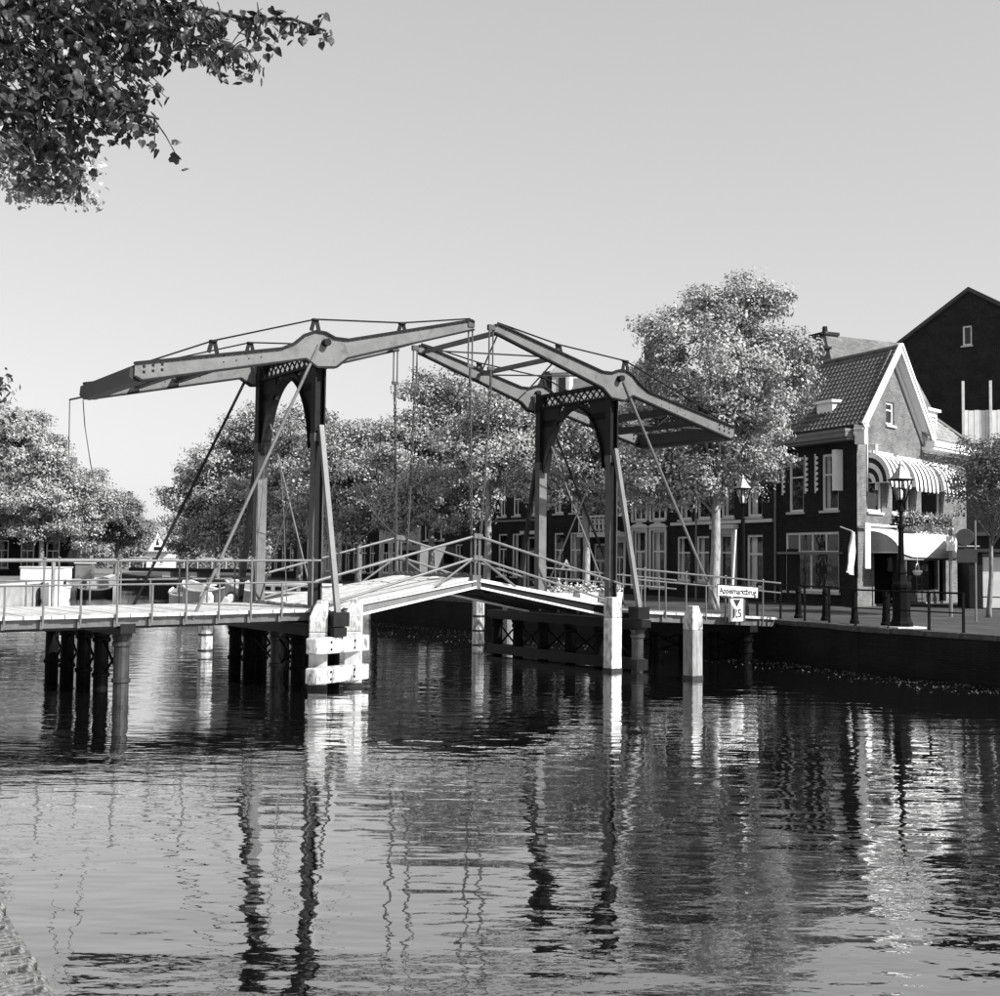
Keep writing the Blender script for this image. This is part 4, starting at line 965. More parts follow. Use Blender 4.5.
mb = MB(); x = S0 - 10.5; mb.box((x - .2, -.1, 0), (x - .005, -.003, 3.3)); mb.box((x + 1.005, -.1, 0), (x + 1.2, -.003, 3.3)); mb.box((x - .35, -.3, 3.3), (x + 1.35, -.003, 3.5)); mb.build('door_surround', M['cream'], hd)
# dark gable-fronted house
S0 = 23.9
row_house('gabled_house', 'dark brick house with broad gable to the quay and white framed ground floor windows', *G(S0), RZ_2, 9.3, 9, 6.3, fx(S0, [
    (23.5, 22.7, 4.3, 5.7, dict(style='sash')), (22.4, 21.7, 4.3, 5.7, dict(style='sash')), (21.3, 20.6, 4.3, 5.7, dict(style='sash')), (19.2, 18.2, 1.9, 4.0, k3), (16.8, 15.8, 1.9, 4.0, k3)]), 'tarbrick', 'front', 'slate', 4.2)
specs = [(30.5, 24.0, 'palebrick', 'pale rendered house with tall windows between the trees behind the left leaf', 7.4),
         (37.0, 30.55, 'darkbrick_b', 'dark house hidden behind the second tree from the bridge', 8.0),
         (44.0, 37.05, 'palebrick', 'light front half hidden by the rounded quay tree', 7.0),
         (52.0, 44.05, 'darkbrick', 'last dark house of the row beyond the rounded quay tree', 8.0)]
for S0, S1, wm, lb, ev in specs:
    W_ = S0 - S1 - .05; hl = []
    for i in range(4):
        x = .5 + i * (W_ - .6) / 4
        hl += [((x, x + 1.0, .7, 3.0), dict(style='cross', curtain=.6)), ((x, x + 1.0, 4.0, 6.0), dict(style='cross', curtain=.6))]
    row_house('row_house', lb, *G(S0), RZ_2, W_, 8, ev, hl, wm, 'gable', 'tile', 3.0, .35)

# big dark gable behind the corner house
eT = math.radians(42)
W2 = 5.5
bgx, bgy = 28.02 - math.cos(eT) * W2, 72 + math.sin(eT) * W2
bh = empty('tall_building', (bgx, bgy, QZ), -eT, 'tall near-black brick gable with one small white window behind the corner house', 'building')
ez, az = 14.6, 18.1
hb_ = [(W2 - .42, W2 + .14, 14.9, 16.1)]
mb = wall_mb(0, 2 * W2, 0, az, hb_, .14, [(-(az - ez) / W2, 1, ez), ((az - ez) / W2, 1, ez + (az - ez) * 2)])
mb.add([(2 * W2, 0, 0), (2 * W2, 16, 0), (2 * W2, 16, ez), (2 * W2, 0, ez)], [(0, 1, 2, 3)]); mb.add([(0, 0, 0), (0, 16, 0), (0, 16, ez), (0, 0, ez)], [(0, 1, 2, 3)])
mb.build('wall', M['tarbrick'], bh); window(bh, I4, hb_[0], style='none', sill=True)
r = MB(); r.prism([(-.35, ez - .15), (W2, az + .06), (2 * W2 + .35, ez - .15), (2 * W2 + .35, ez + .1), (W2, az + .32), (-.35, ez + .1)], -.15, 16, 'y'); r.build('roof', M['slate'], bh)
# chimney gable of the house behind the big tree
cb_ = empty('chimney_gable', (14.9, 61.5, QZ), RZ_F, 'grey gable with stepped chimney stack rising behind the big tree', 'building')
mb = MB(); mb.prism([(0, 0), (4.6, 0), (4.6, 9.2), (2.9, 11.8), (2.5, 13.0), (1.5, 13.0), (1.4, 11.5), (0, 9.5)], 0, 5.0, 'y'); mb.build('wall', M['midbrick'], cb_)
mb = MB(); mb.box((.9, -.3, 11.6), (1.4, -.005, 12.9)); mb.box((1.4, -.15, 13.0), (2.6, .8, 13.15)); mb.lathe([(.14, 0), (.12, .35)], 8, (2.1, .3, 13.15)); mb.build('chimney', M['tarbrick'], cb_)
# big hall with roof turret behind the row
hall = empty('roofed_hall', (2.0, 99.0, QZ), -.28, 'large building with broad dark roof and small roof turret above the row of houses', 'building')
mb = MB(); mb.box((0, 0, 0), (13, 12, 13.2)); mb.build('wall', M['darkbrick'], hall)
r = MB(); r.prism([(-.4, 13.1), (6, 17.5), (12.4, 13.1)], -.3, 13.3, 'x'); rf = r.build('roof', mat('hall_roof', .1, .7, .3, 2), hall)
mb = MB(); mb.box((1.4, 3.4, 14.5), (2.9, 4.9, 17.6)); mb.prism([(1.2, 17.6), (3.1, 17.6), (2.15, 18.5)], 3.2, 5.1, 'y'); mb.build('turret', M['stone'], rf)
mb = MB(); mb.box((.4, 4.2, 14.5), (1.1, 5.0, 17.9)); mb.box((2.0, 3.33, 16.0), (2.6, 3.39, 17.2)); mb.build('chimney', M['tarbrick'], rf)
ck = empty('chimney_stack', (9.1, 74.0, QZ), -.3, 'dark chimney stack with pots left of the big tree crown', 'chimney')
mb = MB(); mb.box((-.27, -.27, 0), (.27, .27, 14.8)); mb.box((-.32, -.32, 14.8), (.32, .32, 14.93)); mb.build('stack', M['tarbrick'], ck)
mb = MB(); mb.lathe([(.1, 0), (.09, .25)], 8, (-.13, 0, 14.93)); mb.lathe([(.1, 0), (.09, .25)], 8, (.14, 0, 14.93)); mb.build('pot', M['darkbrick'], ck)
# low garage and board fence at the right edge
ga = empty('garage', (18.7, 48.3, QZ), -.25, 'low dark shed with two pale doors at the right edge of the picture', 'shed')
mb = wall_mb(0, 6, 0, 2.9, [(.5, 2.2, .05, 2.2), (2.5, 4.4, .05, 2.2)]); mb.add([(0, 0, 0), (0, 4, 0), (0, 4, 2.9), (0, 0, 2.9), (6, 0, 2.9), (6, 4, 2.9)], [(0, 1, 2, 3), (3, 2, 5, 4)]); mb.build('wall', M['darkbrick'], ga)
for a, b in ((.5, 2.2), (2.5, 4.4)):
    mb = MB(); mb.box((a + .02, .1, .5), (b - .02, .14, 2.05)); mb.box((a + .02, .06, .05), (b - .02, .12, .45)); mb.build('door', M['cream'], ga)
mb = MB(); mb.box((-.2, -.2, 2.25), (6.2, -.003, 2.38)); mb.box((-.2, -.2, 2.9), (6.2, 4.2, 3.05)); mb.build('roof', M['slate'], ga)
fe = empty('roof_fence', (22.3, 58.2, QZ), -.2, 'pale board screen between tall posts on the roof beside the dark gable', 'fence')
mb = MB(); mb.box((-.3, .1, 0), (8, 3, 7.5)); mb.build('base_wall', M['tarbrick'], fe)
for i in range(14):
    mb = MB(); mb.box((i * .26, 0, 7.6), (i * .26 + .24, .04, 9.2 - .02 * (i % 2))); mb.build('board', M['cream'], fe)
for x in (.0, 1.25): 
    mb = MB(); mb.box((x - .06, -.14, 6), (x + .06, -.02, 10.6)); mb.build('post', M['stone'], fe)

# left bank: houses behind the trees, white cabin, booth
for i, (x, y, W_, ev, wm, lb) in enumerate(((-52, 96, 8, 7, 'palebrick', 'pale house front behind the left bank trees at the picture edge'), (-44, 104, 7, 7.5, 'darkbrick_b', 'dark house front behind the left bank trees'))):
    hl = []
    for q in range(3):
        xx = .7 + q * (W_ - .8) / 3; hl += [((xx, xx + 1.1, .6, 3), dict(style='cross')), ((xx, xx + 1.1, 4.0, 6.0), dict(style='cross'))]
    if ev < 6.2: hl = hl[0::2]
    row_house('bank_house', lb, x, y, .25 + .05 * i, W_, 8, ev, hl, wm, 'gable', 'tile', 3.0, .3, 'houses on the left bank')
wh = empty('white_house', (-43.6, 150, QZ), .1, 'small white gabled house with finial at the far end of the canal', 'house')
mb = wall_mb(0, 5, 0, 2.9, [(1.2, 2.0, 1.0, 2.2), (3.0, 3.8, 1.0, 2.2)]); mb.add([(0, 0, 0), (0, 6, 0), (0, 6, 2.9), (0, 0, 2.9), (5, 0, 0), (5, 6, 0), (5, 6, 2.9), (5, 0, 2.9)], [(0, 1, 2, 3), (4, 5, 6, 7)]); mb.add([(.2, 0, 2.9), (4.8, 0, 2.9), (2.5, 0, 5.8)], [(0, 1, 2)]); mb.build('wall', M['white'], wh)
mb = MB(); mb.box((-.4, -.6, 2.8), (5.4, 6, 2.95)); mb.prism([(-.3, 2.7), (2.5, 5.8), (5.3, 2.7), (5.3, 2.95), (2.5, 6.1), (-.3, 2.95)], .15, 6, 'y'); mb.build('roof', M['cloth_grey'], wh)
mb = MB(); mb.tube([(2.5, 0, 5.8), (2.5, 0, 7.4)], .07, 6); mb.build('finial', M['white'], wh)
mb = MB(); mb.prism([(2.1, 3.9), (2.9, 3.9), (2.5, 4.8)], -.06, -.01, 'y'); mb.box((1.7, -.06, 3.1), (3.3, -.01, 3.6)); mb.build('gable_window', M['steel_dark'], wh)
wh.scale = (.52, 1, .82)
window(wh, I4, (1.2, 2.0, 1.0, 2.2), style='cross'); window(wh, I4, (3.0, 3.8, 1.0, 2.2), style='cross')
cabn = empty('white_cabin', (-33.9, 86, QZ), .05, 'long white site cabin on the left bank behind the railing', 'cabin')
mb = MB(); mb.box((0, 0, -.1), (3.05, 1.8, .85)); mb.build('body', M['white'], cabn)
mb = MB(); mb.box((-.06, -.08, .85), (3.11, 1.9, .92)); mb.build('roof', M['cream'], cabn)
bt = empty('grey_booth', (-31.55, 90.5, QZ), .05, 'grey box-shaped booth at the water edge of the left bank', 'booth')
mb = MB(); mb.box((-.05, 0, 0), (1.1, 1.0, 1.15)); mb.build('body', M['greypaint'], bt)
mb = MB(); mb.box((-.3, -.05, -.6), (-.06, .2, 1.2)); mb.build('side_post', M['steel_dark'], bt)
mb = MB(); mb.box((-.12, -.1, 1.15), (1.17, 1.1, 1.22)); mb.build('roof', M['cream'], bt)

# far bridge across the canal end
fb = empty('far_bridge', (-31.5, 106, 0), -.35, 'low fixed bridge with white piers crossing the canal in the distance', 'bridge')
mb = MB(); mb.box((-1, 0, 1.7), (12, 3, 2.0)); mb.build('deck', M['steel_dark'], fb)
mb = MB(); mb.box((2.4, .1, -1), (3.2, 2.9, 1.7)); mb.build('pier', M['white'], fb)
mb = MB(); mb.box((5.2, .1, -1), (5.9, 2.9, 1.7)); mb.build('pier', M['cream'], fb)
mb = MB(); mb.tube([(-1, .1, 2.9), (12, .1, 2.9)], .04, 6)
for i in range(10): mb.tube([(-1 + i * 1.4, .1, 2), (-1 + i * 1.4, .1, 2.9)], .03, 5)
mb.build('railing', M['cream'], fb)

# boats
def barge(name, label, x, y, rz, L_, B_, H_, hm, group=None, cab=None, eye=False):
    b = empty(name, (x, y, 0), rz, label, 'boat', group); mb = MB(); n = 12; rings = []
    for i in range(n + 1):
        t = i / n; xx = -L_ / 2 + t * L_; wv = B_ / 2 * (1 - abs(2 * t - 1) ** 3.2 * .85); sh_ = H_ * (1 + .45 * abs(2 * t - 1) ** 2.4)
        rings.append([(xx, -wv * .75, -.4), (xx, -wv, .2), (xx, -wv * 1.02, sh_), (xx, wv * 1.02, sh_), (xx, wv, .2), (xx, wv * .75, -.4)])
    for r in rings: mb.v += r
    for i in range(n):
        for j in range(5): mb.f.append((i * 6 + j, i * 6 + j + 1, (i + 1) * 6 + j + 1, (i + 1) * 6 + j))
    mb.f.append(tuple(range(6))); mb.f.append(tuple(n * 6 + j for j in range(6)))
    mb.build('hull', hm, b, smooth=False)
    r = MB()
    for e in (2, 3): r.tube([(rings[i][e][0], rings[i][e][1], rings[i][e][2] + .03) for i in range(n + 1)], .06, 6)
    r.build('gunwale', M['cream'], b)
    if cab:
        c = MB(); c.box((-L_ * .2, -B_ * .32, H_ - .1), (L_ * .22, B_ * .32, H_ + cab)); c.box((-L_ * .22, -B_ * .36, H_ + cab), (L_ * .24, B_ * .36, H_ + cab + .07)); cb = c.build('cabin', M['cream'], b)
        c = MB()
        for i in range(4):
            for e in (-1, 1): c.box((-L_ * .16 + i * L_ * .09, e * B_ * .325 - .01, H_ + cab * .35), (-L_ * .1 + i * L_ * .09, e * B_ * .325 + .01, H_ + cab * .8))
        c.build('cabin_window', M['steel_dark'], cb)
    if eye:
        c = MB(); y = -B_ / 2 * .62
        c.lathe([(.2, 0), (.2, .05), (.09, .05), (.09, .02)], 14); ey = c.build('hawse_ring', M['white'], b, T(-L_ * .36, -B_ * .42, H_ * .8) @ Matrix.Rotation(PI / 2, 4, 'X'))
        c = MB(); c.lathe([(.32, 0), (.32, .03)], 14); c.build('hawse_plate', M['tar_shade'], b, T(-L_ * .36, -B_ * .40, H_ * .8) @ Matrix.Rotation(PI / 2, 4, 'X'))
        c = MB(); c.prism([(-L_ * .46, .15), (-L_ * .40, .15), (-L_ * .345, H_ * .75), (-L_ * .38, H_ * .85)], -B_ * .52, -B_ * .44, 'y'); c.build('white_stripe', M['white'], b)
    return b
barge('moored_barge', 'grey barge with a ringed hawse hole moored behind the left tower', -9.6, 57.5, math.radians(-25), 8.0, 2.8, 1.3, M['hull'], None, .4, True)
barge('moored_boat', 'dark open boat moored left of the ringed barge behind the far post', -14.6, 62.5, math.radians(-40), 5, 1.9, 1.2, M['hull'])
barge('moored_boat', 'pale small boat moored ahead of the dark one along the trees', -17.0, 68, math.radians(-50), 5, 2.0, .8, M['hull'], None, .6)
barge('moored_boat', 'white cabin boat lying by the left bank under the railing', -29.0, 79.5, math.radians(104), 5.0, 1.7, .85, M['white'], None, .55)
barge('rowing_boat', 'small dark rowing boat tied up at the left bank beside the booth', -29.8, 89.5, math.radians(20), 2.6, 1.1, .45, M['tar_shade'])
po = MB(); po.lathe([(.13, -1), (.13, 2.5), (.09, 2.6)], 8); po = po.build('mooring_post', M['pilegrey']); po.location = (-27.9, 76, 0); tag(po, 'grey mooring post in front of the white cabin boat', 'post')

# parked van behind the leaf
vn = empty('parked_van', (-4.3, 75.5, QZ), math.radians(58), 'pale panel van parked on the quay behind the bridge opening', 'van')
mb = MB(); mb.prism([(-2.1, .35), (2.1, .35), (2.2, .9), (1.7, 1.15), (1.25, 1.95), (-2.05, 2.0), (-2.15, 1.2)], -.85, .85, 'y'); vn.scale = (1.1, 1.05, 1.3); mb.build('body', M['greypaint'], vn)
mb = MB(); mb.box((-2.14, -.65, 1.15), (-2.09, .65, 1.75)); mb.box((.2, -.86, 1.15), (1.2, -.84, 1.7)); mb.prism([(1.74, 1.15), (1.32, 1.85), (1.36, 1.86), (1.78, 1.16)], -.7, .7, 'y'); mb.build('window', M['steel_dark'], vn)
for x in (-1.35, 1.35):
    for y in (-.8, .8): mb = MB(); mb.tube([(x, y - .1, .33), (x, y + .1, .33)], .33, 14); mb.build('wheel', M['ink'], vn)
for y in (-.7, .7): mb = MB(); mb.box((-2.17, y - .08, .7), (-2.1, y + .08, .95)); mb.build('tail_light', M['steel_mid'], vn)

# ------------------------------------------------------------------ street furniture on the right quay
def lantern(parent, z, s):
    """Four-sided glazed lantern with pagoda roof."""
    mb = MB(); r4 = PI / 4
    mb.lathe([(.11 * s, z), (.13 * s, z + .04), (.06 * s, z + .06)], 8)
    for k in range(4):
        a = r4 + k * PI / 2; mb.bar((.14 * s * math.cos(a), .14 * s * math.sin(a), z), (.3 * s * math.cos(a), .3 * s * math.sin(a), z + .62 * s), .03, .03)
    mb.lathe([(.36 * s, z + .62 * s), (.38 * s, z + .66 * s), (.3 * s, z + .68 * s)], 4, rot=r4)
    ln = mb.build('lantern', M['iron'], parent)
    g = MB(); g.lathe([(.13 * s, z + .02), (.285 * s, z + .6 * s)], 4, rot=r4); g.f = g.f[:4]; g.build('glazing', M['glass'], ln)
    b = MB(); b.lathe([(.02, z + .06), (.05 * s, z + .12 * s), (.06 * s, z + .3 * s), (.02, z + .36 * s)], 8); b.build('lamp_bulb', M['cloth'], ln)
    t = MB(); t.lathe([(.34 * s, z + .66 * s), (.2 * s, z + .82 * s), (.1 * s, z + .98 * s), (.08 * s, z + 1.04 * s), (.04 * s, z + 1.06 * s), (.05 * s, z + 1.12 * s), (.01, z + 1.2 * s)], 4, rot=r4)
    t.build('lantern_roof', mat('lamp_hood', .28, .45, .2, 4, metal=0.0), ln)
def lamp(x, y, h, s, label, big):
    o = empty('street_lamp', (x, y, QZ), .35, label, 'street lamp', 'lantern posts on the right quay')
    mb = MB()
    if big:
        mb.lathe([(.30, .02), (.30, .14), (.26, .2), (.235, .3), (.225, 1.05), (.25, 1.1), (.25, 1.18), (.17, 1.28), (.13, 1.45), (.15, 1.5), (.11, 1.6), (.085, 1.7), (.07, h - .75), (.1, h - .72), (.1, h - .65), (.05, h - .6), (.045, h - .3), (.09, h - .26), (.04, h - .1), (.05, h)], 8)
        mb.box((-.34, -.03, h - .66), (.34, .03, h - .61))
    else: mb.lathe([(.2, .02), (.2, .3), (.14, .5), (.13, 1.0), (.08, 1.1), (.065, h - .5), (.09, h - .45), (.04, h - .4), (.04, h - .15), (.06, h)], 8)
    mb.build('post', M['iron'], o)
    if big:
        b = MB(); b.box((-.42, -.4, -.02), (.5, .4, .05)); b.build('base_slab', M['stone'], o)
    lantern(o, h, s); return o
lamp(10.88, 32.85, 3.42, .92, 'ornate cast iron lamp post with broad pedestal before the striped awnings', True)
lamp(7.92, 39.45, 3.6, .82, 'slimmer cast iron lamp post left of the corner house', False)
st = empty('street_light', (8.75, 54.0, QZ), 2.2, 'thin modern light pole with short arm among the house fronts', 'street lamp')
mb = MB(); mb.tube([(0, 0, 0), (0, 0, 6.6), (.12, 0, 6.8), (.5, 0, 6.86)], .045, 6); mb.box((.45, -.08, 6.8), (.85, .08, 6.9)); mb.build('pole', M['greypaint'], st)
# bollards: short cast iron with round heads
for i, (x, y, lb) in enumerate(((9.15, 37.94, 'dark iron bollard nearest the bridge end'), (9.6, 36.47, 'dark iron bollard second from the bridge end'), (10.0, 34.83, 'dark iron bollard third from the bridge end'), (10.51, 33.62, 'dark iron bollard beside the ornate lamp post'))):
    x += .25; y += .2
    mb = MB(); mb.lathe([(.14, 0), (.14, .08), (.11, .12), (.075, .75), (.1, .82), (.085, .95), (.02, 1.0)], 10); o = mb.build('bollard', M['iron']); o.location = (x, y, QZ); tag(o, lb, 'bollard', 'iron bollards along the right quay')
# quay railing
qr = empty('quay_railing', (8.4, 38.2, QZ), 0, 'black iron railing along the edge of the right quay', 'railing')
pts = [(8.15, 38.35), (8.62, 37.2), (9.07, 36.05), (9.5, 34.95), (9.93, 33.85), (10.5, 32.75), (11.2, 31.65), (11.75, 30.75)]
rl = [Vector((x - 8.4, y - 38.2, 1.05 if i < 4 else 1.0)) for i, (x, y) in enumerate(pts)]
mb = MB(); mb.tube(rl, .028, 6); mb.build('top_rail', M['railblack'], qr)
mb = MB(); mb.tube([p - Vector((0, 0, .5)) for p in rl], .02, 6); mb.build('mid_rail', M['railblack'], qr)
for p in rl:
    mb = MB(); mb.box((p.x - .03, p.y - .03, 0), (p.x + .03, p.y + .03, p.z + .02)); mb.lathe([(.05, 0), (.05, .03)], 6, (p.x, p.y, 0)); mb.build('post', M['railblack'], qr)
# white pole leaning by the front door
o = MB(); o.tube([(0, 0, 0), (.22, .2, 3.1)], [.06, .045], 6); o = o.build('white_pole', M['white']); o.location = (9.6, 50.2, QZ); tag(o, 'thin white pole leaning before the dark two-storey house', 'pole')
# traffic signs seen from behind at the right
ts = empty('round_sign', (14.6, 37.2, QZ), -.3, 'back of a round traffic sign above a rectangular plate on a thin pole', 'traffic sign')
mb = MB(); mb.tube([(0, 0, 0), (0, 0, 3.1)], .03, 8); mb.build('pole', M['greypaint'], ts)
mb = MB(); mb.lathe([(.25, 0), (.26, .012), (.25, .025)], 24); mb.build('disc', M['signback'], ts, T(-.3, -.06, 2.58) @ Matrix.Rotation(PI / 2, 4, 'X'))
mb = MB(); mb.box((-.55, -.06, 1.8), (.05, -.045, 2.2)); mb.build('plate', M['signback'], ts)
mb = MB(); mb.tube([(-.55, 0, 2.3), (.12, 0, 2.3)], .025, 6); mb.build('crossbar', M['stone'], ts)
ts = empty('sign_post', (15.1, 40.6, QZ), .2, 'pale post with a narrow upright panel beside the shop canopy', 'sign post')
mb = MB(); mb.tube([(0, 0, 0), (0, 0, 2.9)], .06, 8); mb.build('pole', M['greypaint'], ts)
mb = MB(); mb.box((-.2, -.09, 2.2), (.12, -.065, 2.7)); mb.build('panel', M['cream'], ts)
ts = empty('warning_sign', (2.85, 51.5, QZ), -.1, 'triangular warning sign with dark symbol on the quay behind the right leaf', 'traffic sign')
mb = MB(); mb.tube([(0, 0, 0), (0, 0, 1.7)], .035, 8); mb.build('pole', M['stone'], ts)
mb = MB(); mb.prism([(-.36, 1.3), (.36, 1.3), (0, 1.92)], -.07, -.045, 'y'); tp = mb.build('triangle', M['steel_dark'], ts)
mb = MB(); mb.prism([(-.25, 1.36), (.25, 1.36), (0, 1.8)], -.078, -.072, 'y'); mb.build('face', M['white'], tp)
mb = MB(); mb.prism([(-.09, 1.4), (.09, 1.4), (.05, 1.56), (.0, 1.65), (-.05, 1.54)], -.085, -.08, 'y'); mb.build('symbol', M['ink'], tp)
# flower boxes behind the railing of the right span
for i, (u_, lb) in enumerate(((9.9, 'flower box with pale blossom on the right span next to the tower'), (10.9, 'flower box with pale blossom on the right span, second from the tower'), (11.9, 'flower box with pale blossom on the right span, farthest from the tower'))):
    p = bpt(u_, WID + .1, 1.5); b = empty('flower_box', p, YAW, lb, 'flower box', 'flower boxes on the right span')
    mb = MB(); mb.prism([(-.3, .1), (.3, .1), (.36, .5), (-.36, .5)], -.18, .18, 'y'); mb.build('box', M['cream'], b)
    leafcloud('foliage', [(x, 0, .55) for x in (-.25, 0, .25)], 260, (.12, .1, .1), .05, M['leaf_dark'], b, i); leafcloud('blossom', [(x, 0, .6) for x in (-.25, 0, .25)], 200, (.12, .1, .1), .05, M['flower'], b, i + 5)

# ------------------------------------------------------------------ trees
def tree(name, label, x, y, lobes, ht, tr, ncl, per, leaf_, mt, seed, group=None, bark='bark', lean=(0, 0), csig=.42, limbs=16, z0=QZ):
    ncl = int(ncl * .62); per = int(per * 4.1); leaf_ = leaf_ * .6; csig = csig * .86
    r = np.random.default_rng(seed); t = empty(name, (x, y, z0), 0, label, 'tree', group)
    L_ = np.array(lobes, float); vol = L_[:, 3] * L_[:, 4] * L_[:, 5]; idx = r.choice(len(L_), ncl, p=vol / vol.sum())
    nb = max(10, ncl // 13)                           # boughs, each carrying a handful of leaf clumps
    bi_ = r.choice(len(L_), nb, p=vol ** .8 / (vol ** .8).sum())
    bd = r.normal(0, 1, (nb, 3)); bd /= np.linalg.norm(bd, axis=1)[:, None]; bd[:, 2] = np.where(bd[:, 2] < -.8, -bd[:, 2], bd[:, 2])
    bc = L_[bi_, :3] + bd * L_[bi_, 3:] * (r.uniform(0, 1, nb) ** .3 * (1 + .08 * np.clip(r.normal(0, 1, nb), -1.5, 1.8)))[:, None]
    pick = r.integers(0, nb, ncl); idx = bi_[pick]
    d_ = bd[pick] + r.normal(0, .35, (ncl, 3)); d_ /= np.linalg.norm(d_, axis=1)[:, None]
    spread = L_[idx, 3:].mean(1)[:, None] * .17 + .22
    Cn = bc[pick] + np.clip(r.normal(0, 1, (ncl, 3)), -1.6, 1.6) * spread * np.array([1.15, 1.15, .7])
    n = ncl * per; ci = np.repeat(np.arange(ncl), per)
    cs = csig * r.uniform(.55, 1.3, ncl)[ci][:, None]
    loc_ = np.clip(r.normal(0, 1, (n, 3)), -1.7, 1.7)
    P = Cn[ci] + loc_ * cs * np.array([1, 1, .6])
    out = loc_ * .6 + d_[ci] * .7 + np.array([0, 0, .4]) + r.normal(0, .5, (n, 3)); out /= np.linalg.norm(out, axis=1)[:, None]
    a = np.cross(out, r.normal(0, 1, (n, 3))); a /= np.linalg.norm(a, axis=1)[:, None]; b = np.cross(out, a)
    s = leaf_ * r.uniform(.55, 1.25, n)[:, None]
    V = np.stack([P - a * s * .62, P + b * s * .4, P + a * s * .62, P - b * s * .4], 1).reshape(-1, 3)
    qmesh('crown', V, mt, t)
    mb = MB(); top = Vector((lean[0], lean[1], ht)); cc = Vector(L_[:, :3].mean(0))
    mb.tube([(0, 0, -.1), (lean[0] * .1, lean[1] * .1, .25), (lean[0] * .4 + .05, lean[1] * .4, ht * .5), top, top + (cc - top) * .6], [tr * 1.35, tr * 1.05, tr * .9, tr * .72, tr * .4], 10)
    for k in range(limbs):
        q = Vector(Cn[r.integers(0, ncl)]); st_ = top + (cc - top) * r.uniform(0, .6) if k % 2 else top - Vector((0, 0, r.uniform(0, .2) * ht)); m_ = st_ + (q - st_) * .5 + Vector((0, 0, .12 * (q - st_).length * r.uniform(-.2, 1)))
        mb.tube([st_, m_, q], [tr * .42, tr * .22, tr * .06], 6)
    mb.build('trunk', M[bark], t, smooth=True)
    return t
r_ = np.random.default_rng(5)
pts_ = [(x, 175 + 6 * math.sin(x), z) for x in np.arange(-110, 10, 2.2) for z in np.arange(1.5, 5.5 + 1.2 * math.sin(x * .6), 1.1)]
tag(leafcloud('distant_trees', pts_, 26000, (1.3, 1.8, .6), .3, M['leaf_dark'], None, 77), 'distant belt of dark trees closing the view down the canal', 'trees', kind='stuff')
GR = 'trees along the right quay'
# the big tree: crown seen in front of the houses
tree('quay_tree', 'tall broad tree with sunlit crown and sunlit trunk between the bridge and the corner house', 7.9, 44.8, [(0.35, 0, 6.4, 2.9, 2.5, 2.2), (2.35, 0, 7.3, 1.77, 1.8, 1.5), (0.35, 0, 9.25, 2.7, 2.3, 1.9), (0.55, 0, 10.95, 1.8, 1.5, 1.6), (1.45, 0, 12.45, 0.6, 0.6, 1.1), (0.25, 0, 12.05, 0.5, 0.5, 1.2), (-0.75, 0, 10.85, 0.7, 0.7, 0.9), (-1.45, 0.2, 9.55, 1.15, 1.3, 1.0), (2.1, 0, 9.1, 0.93, 1.1, 1.1), (3.6, 0.2, 6.5, 0.93, 1.3, 0.9), (-2.05, 0.3, 6.3, 1.1, 1.3, 1.4), (-0.15, 0.2, 4.7, 2.5, 1.9, 0.8), (-1.75, 0.2, 4.7, 1.3, 1.3, 0.9), (1.05, -0.4, 4.8, 1.5, 1.4, 0.8), (-0.25, 0.6, 5.3, 2.4, 1.5, 1.0)], 4.2, .2, 1400, 34, .18, M['leaf'], 11, GR, 'bark_sunlit', (.1, 0), .34, 30)
tree('quay_tree', 'sunlit-trunked quay tree right behind the right tower', 3.75, 52.3, [(.4, 0, 6.2, 2.2, 2.0, 1.9), (-1.3, .2, 5.4, 1.6, 1.5, 1.3), (.6, 0, 7.3, 1.4, 1.4, 1.2), (1.1, 0, 4.9, 1.2, 1.2, 1.0)], 4.6, .17, 650, 30, .2, M['leaf'], 12, GR, 'bark_sunlit', (-.1, 0), .36)
tree('quay_tree', 'sunlit-trunked quay tree seen between the two lifting chains and the right tower', -.6, 57.5, [(.6, 0, 7.0, 2.4, 2.2, 2.2), (2.0, 0, 6.3, 1.7, 1.6, 1.6), (-.8, 0, 6.4, 1.6, 1.6, 1.4), (1.0, 0, 8.2, 1.3, 1.3, 1.1)], 5.2, .19, 700, 30, .22, M['leaf'], 13, GR, 'bark_sunlit', (.05, 0), .38)
tree('quay_tree', 'tallest quay tree behind the lifting chains of the bridge', -3.6, 63.5, [(.2, 0, 6.2, 2.7, 2.4, 2.4), (.3, 0, 9.0, 2.0, 1.9, 2.2), (-1.4, 0, 7.2, 1.6, 1.6, 1.8), (1.5, 0, 7.6, 1.6, 1.6, 1.7), (-.3, 0, 4.4, 2.4, 1.8, 1.0)], 3.6, .2, 1000, 30, .24, M['leaf_far'], 14, GR, 'bark', (0, 0), .42)
tree('quay_tree', 'round quay tree behind the left leaf of the bridge', -8.2, 70.5, [(.3, 0, 5.4, 2.8, 2.4, 2.6), (.2, 0, 8.2, 2.3, 2.0, 2.1), (-1.4, 0, 7.0, 1.6, 1.5, 1.9), (1.9, 0, 6.0, 1.6, 1.4, 1.8)], 3.2, .2, 850, 28, .26, M['leaf_far'], 15, GR, 'bark', (0, 0), .44)
tree('quay_tree', 'leafy tree seen through the left tower arch', -12.6, 76.5, [(.3, 0, 5.4, 2.7, 2.4, 2.8), (.2, 0, 8.2, 2.3, 2.0, 2.3), (1.6, 0, 6.6, 1.7, 1.5, 1.9)], 3.2, .2, 800, 28, .27, M['leaf_far'], 16, GR, 'bark', (0, 0), .46)
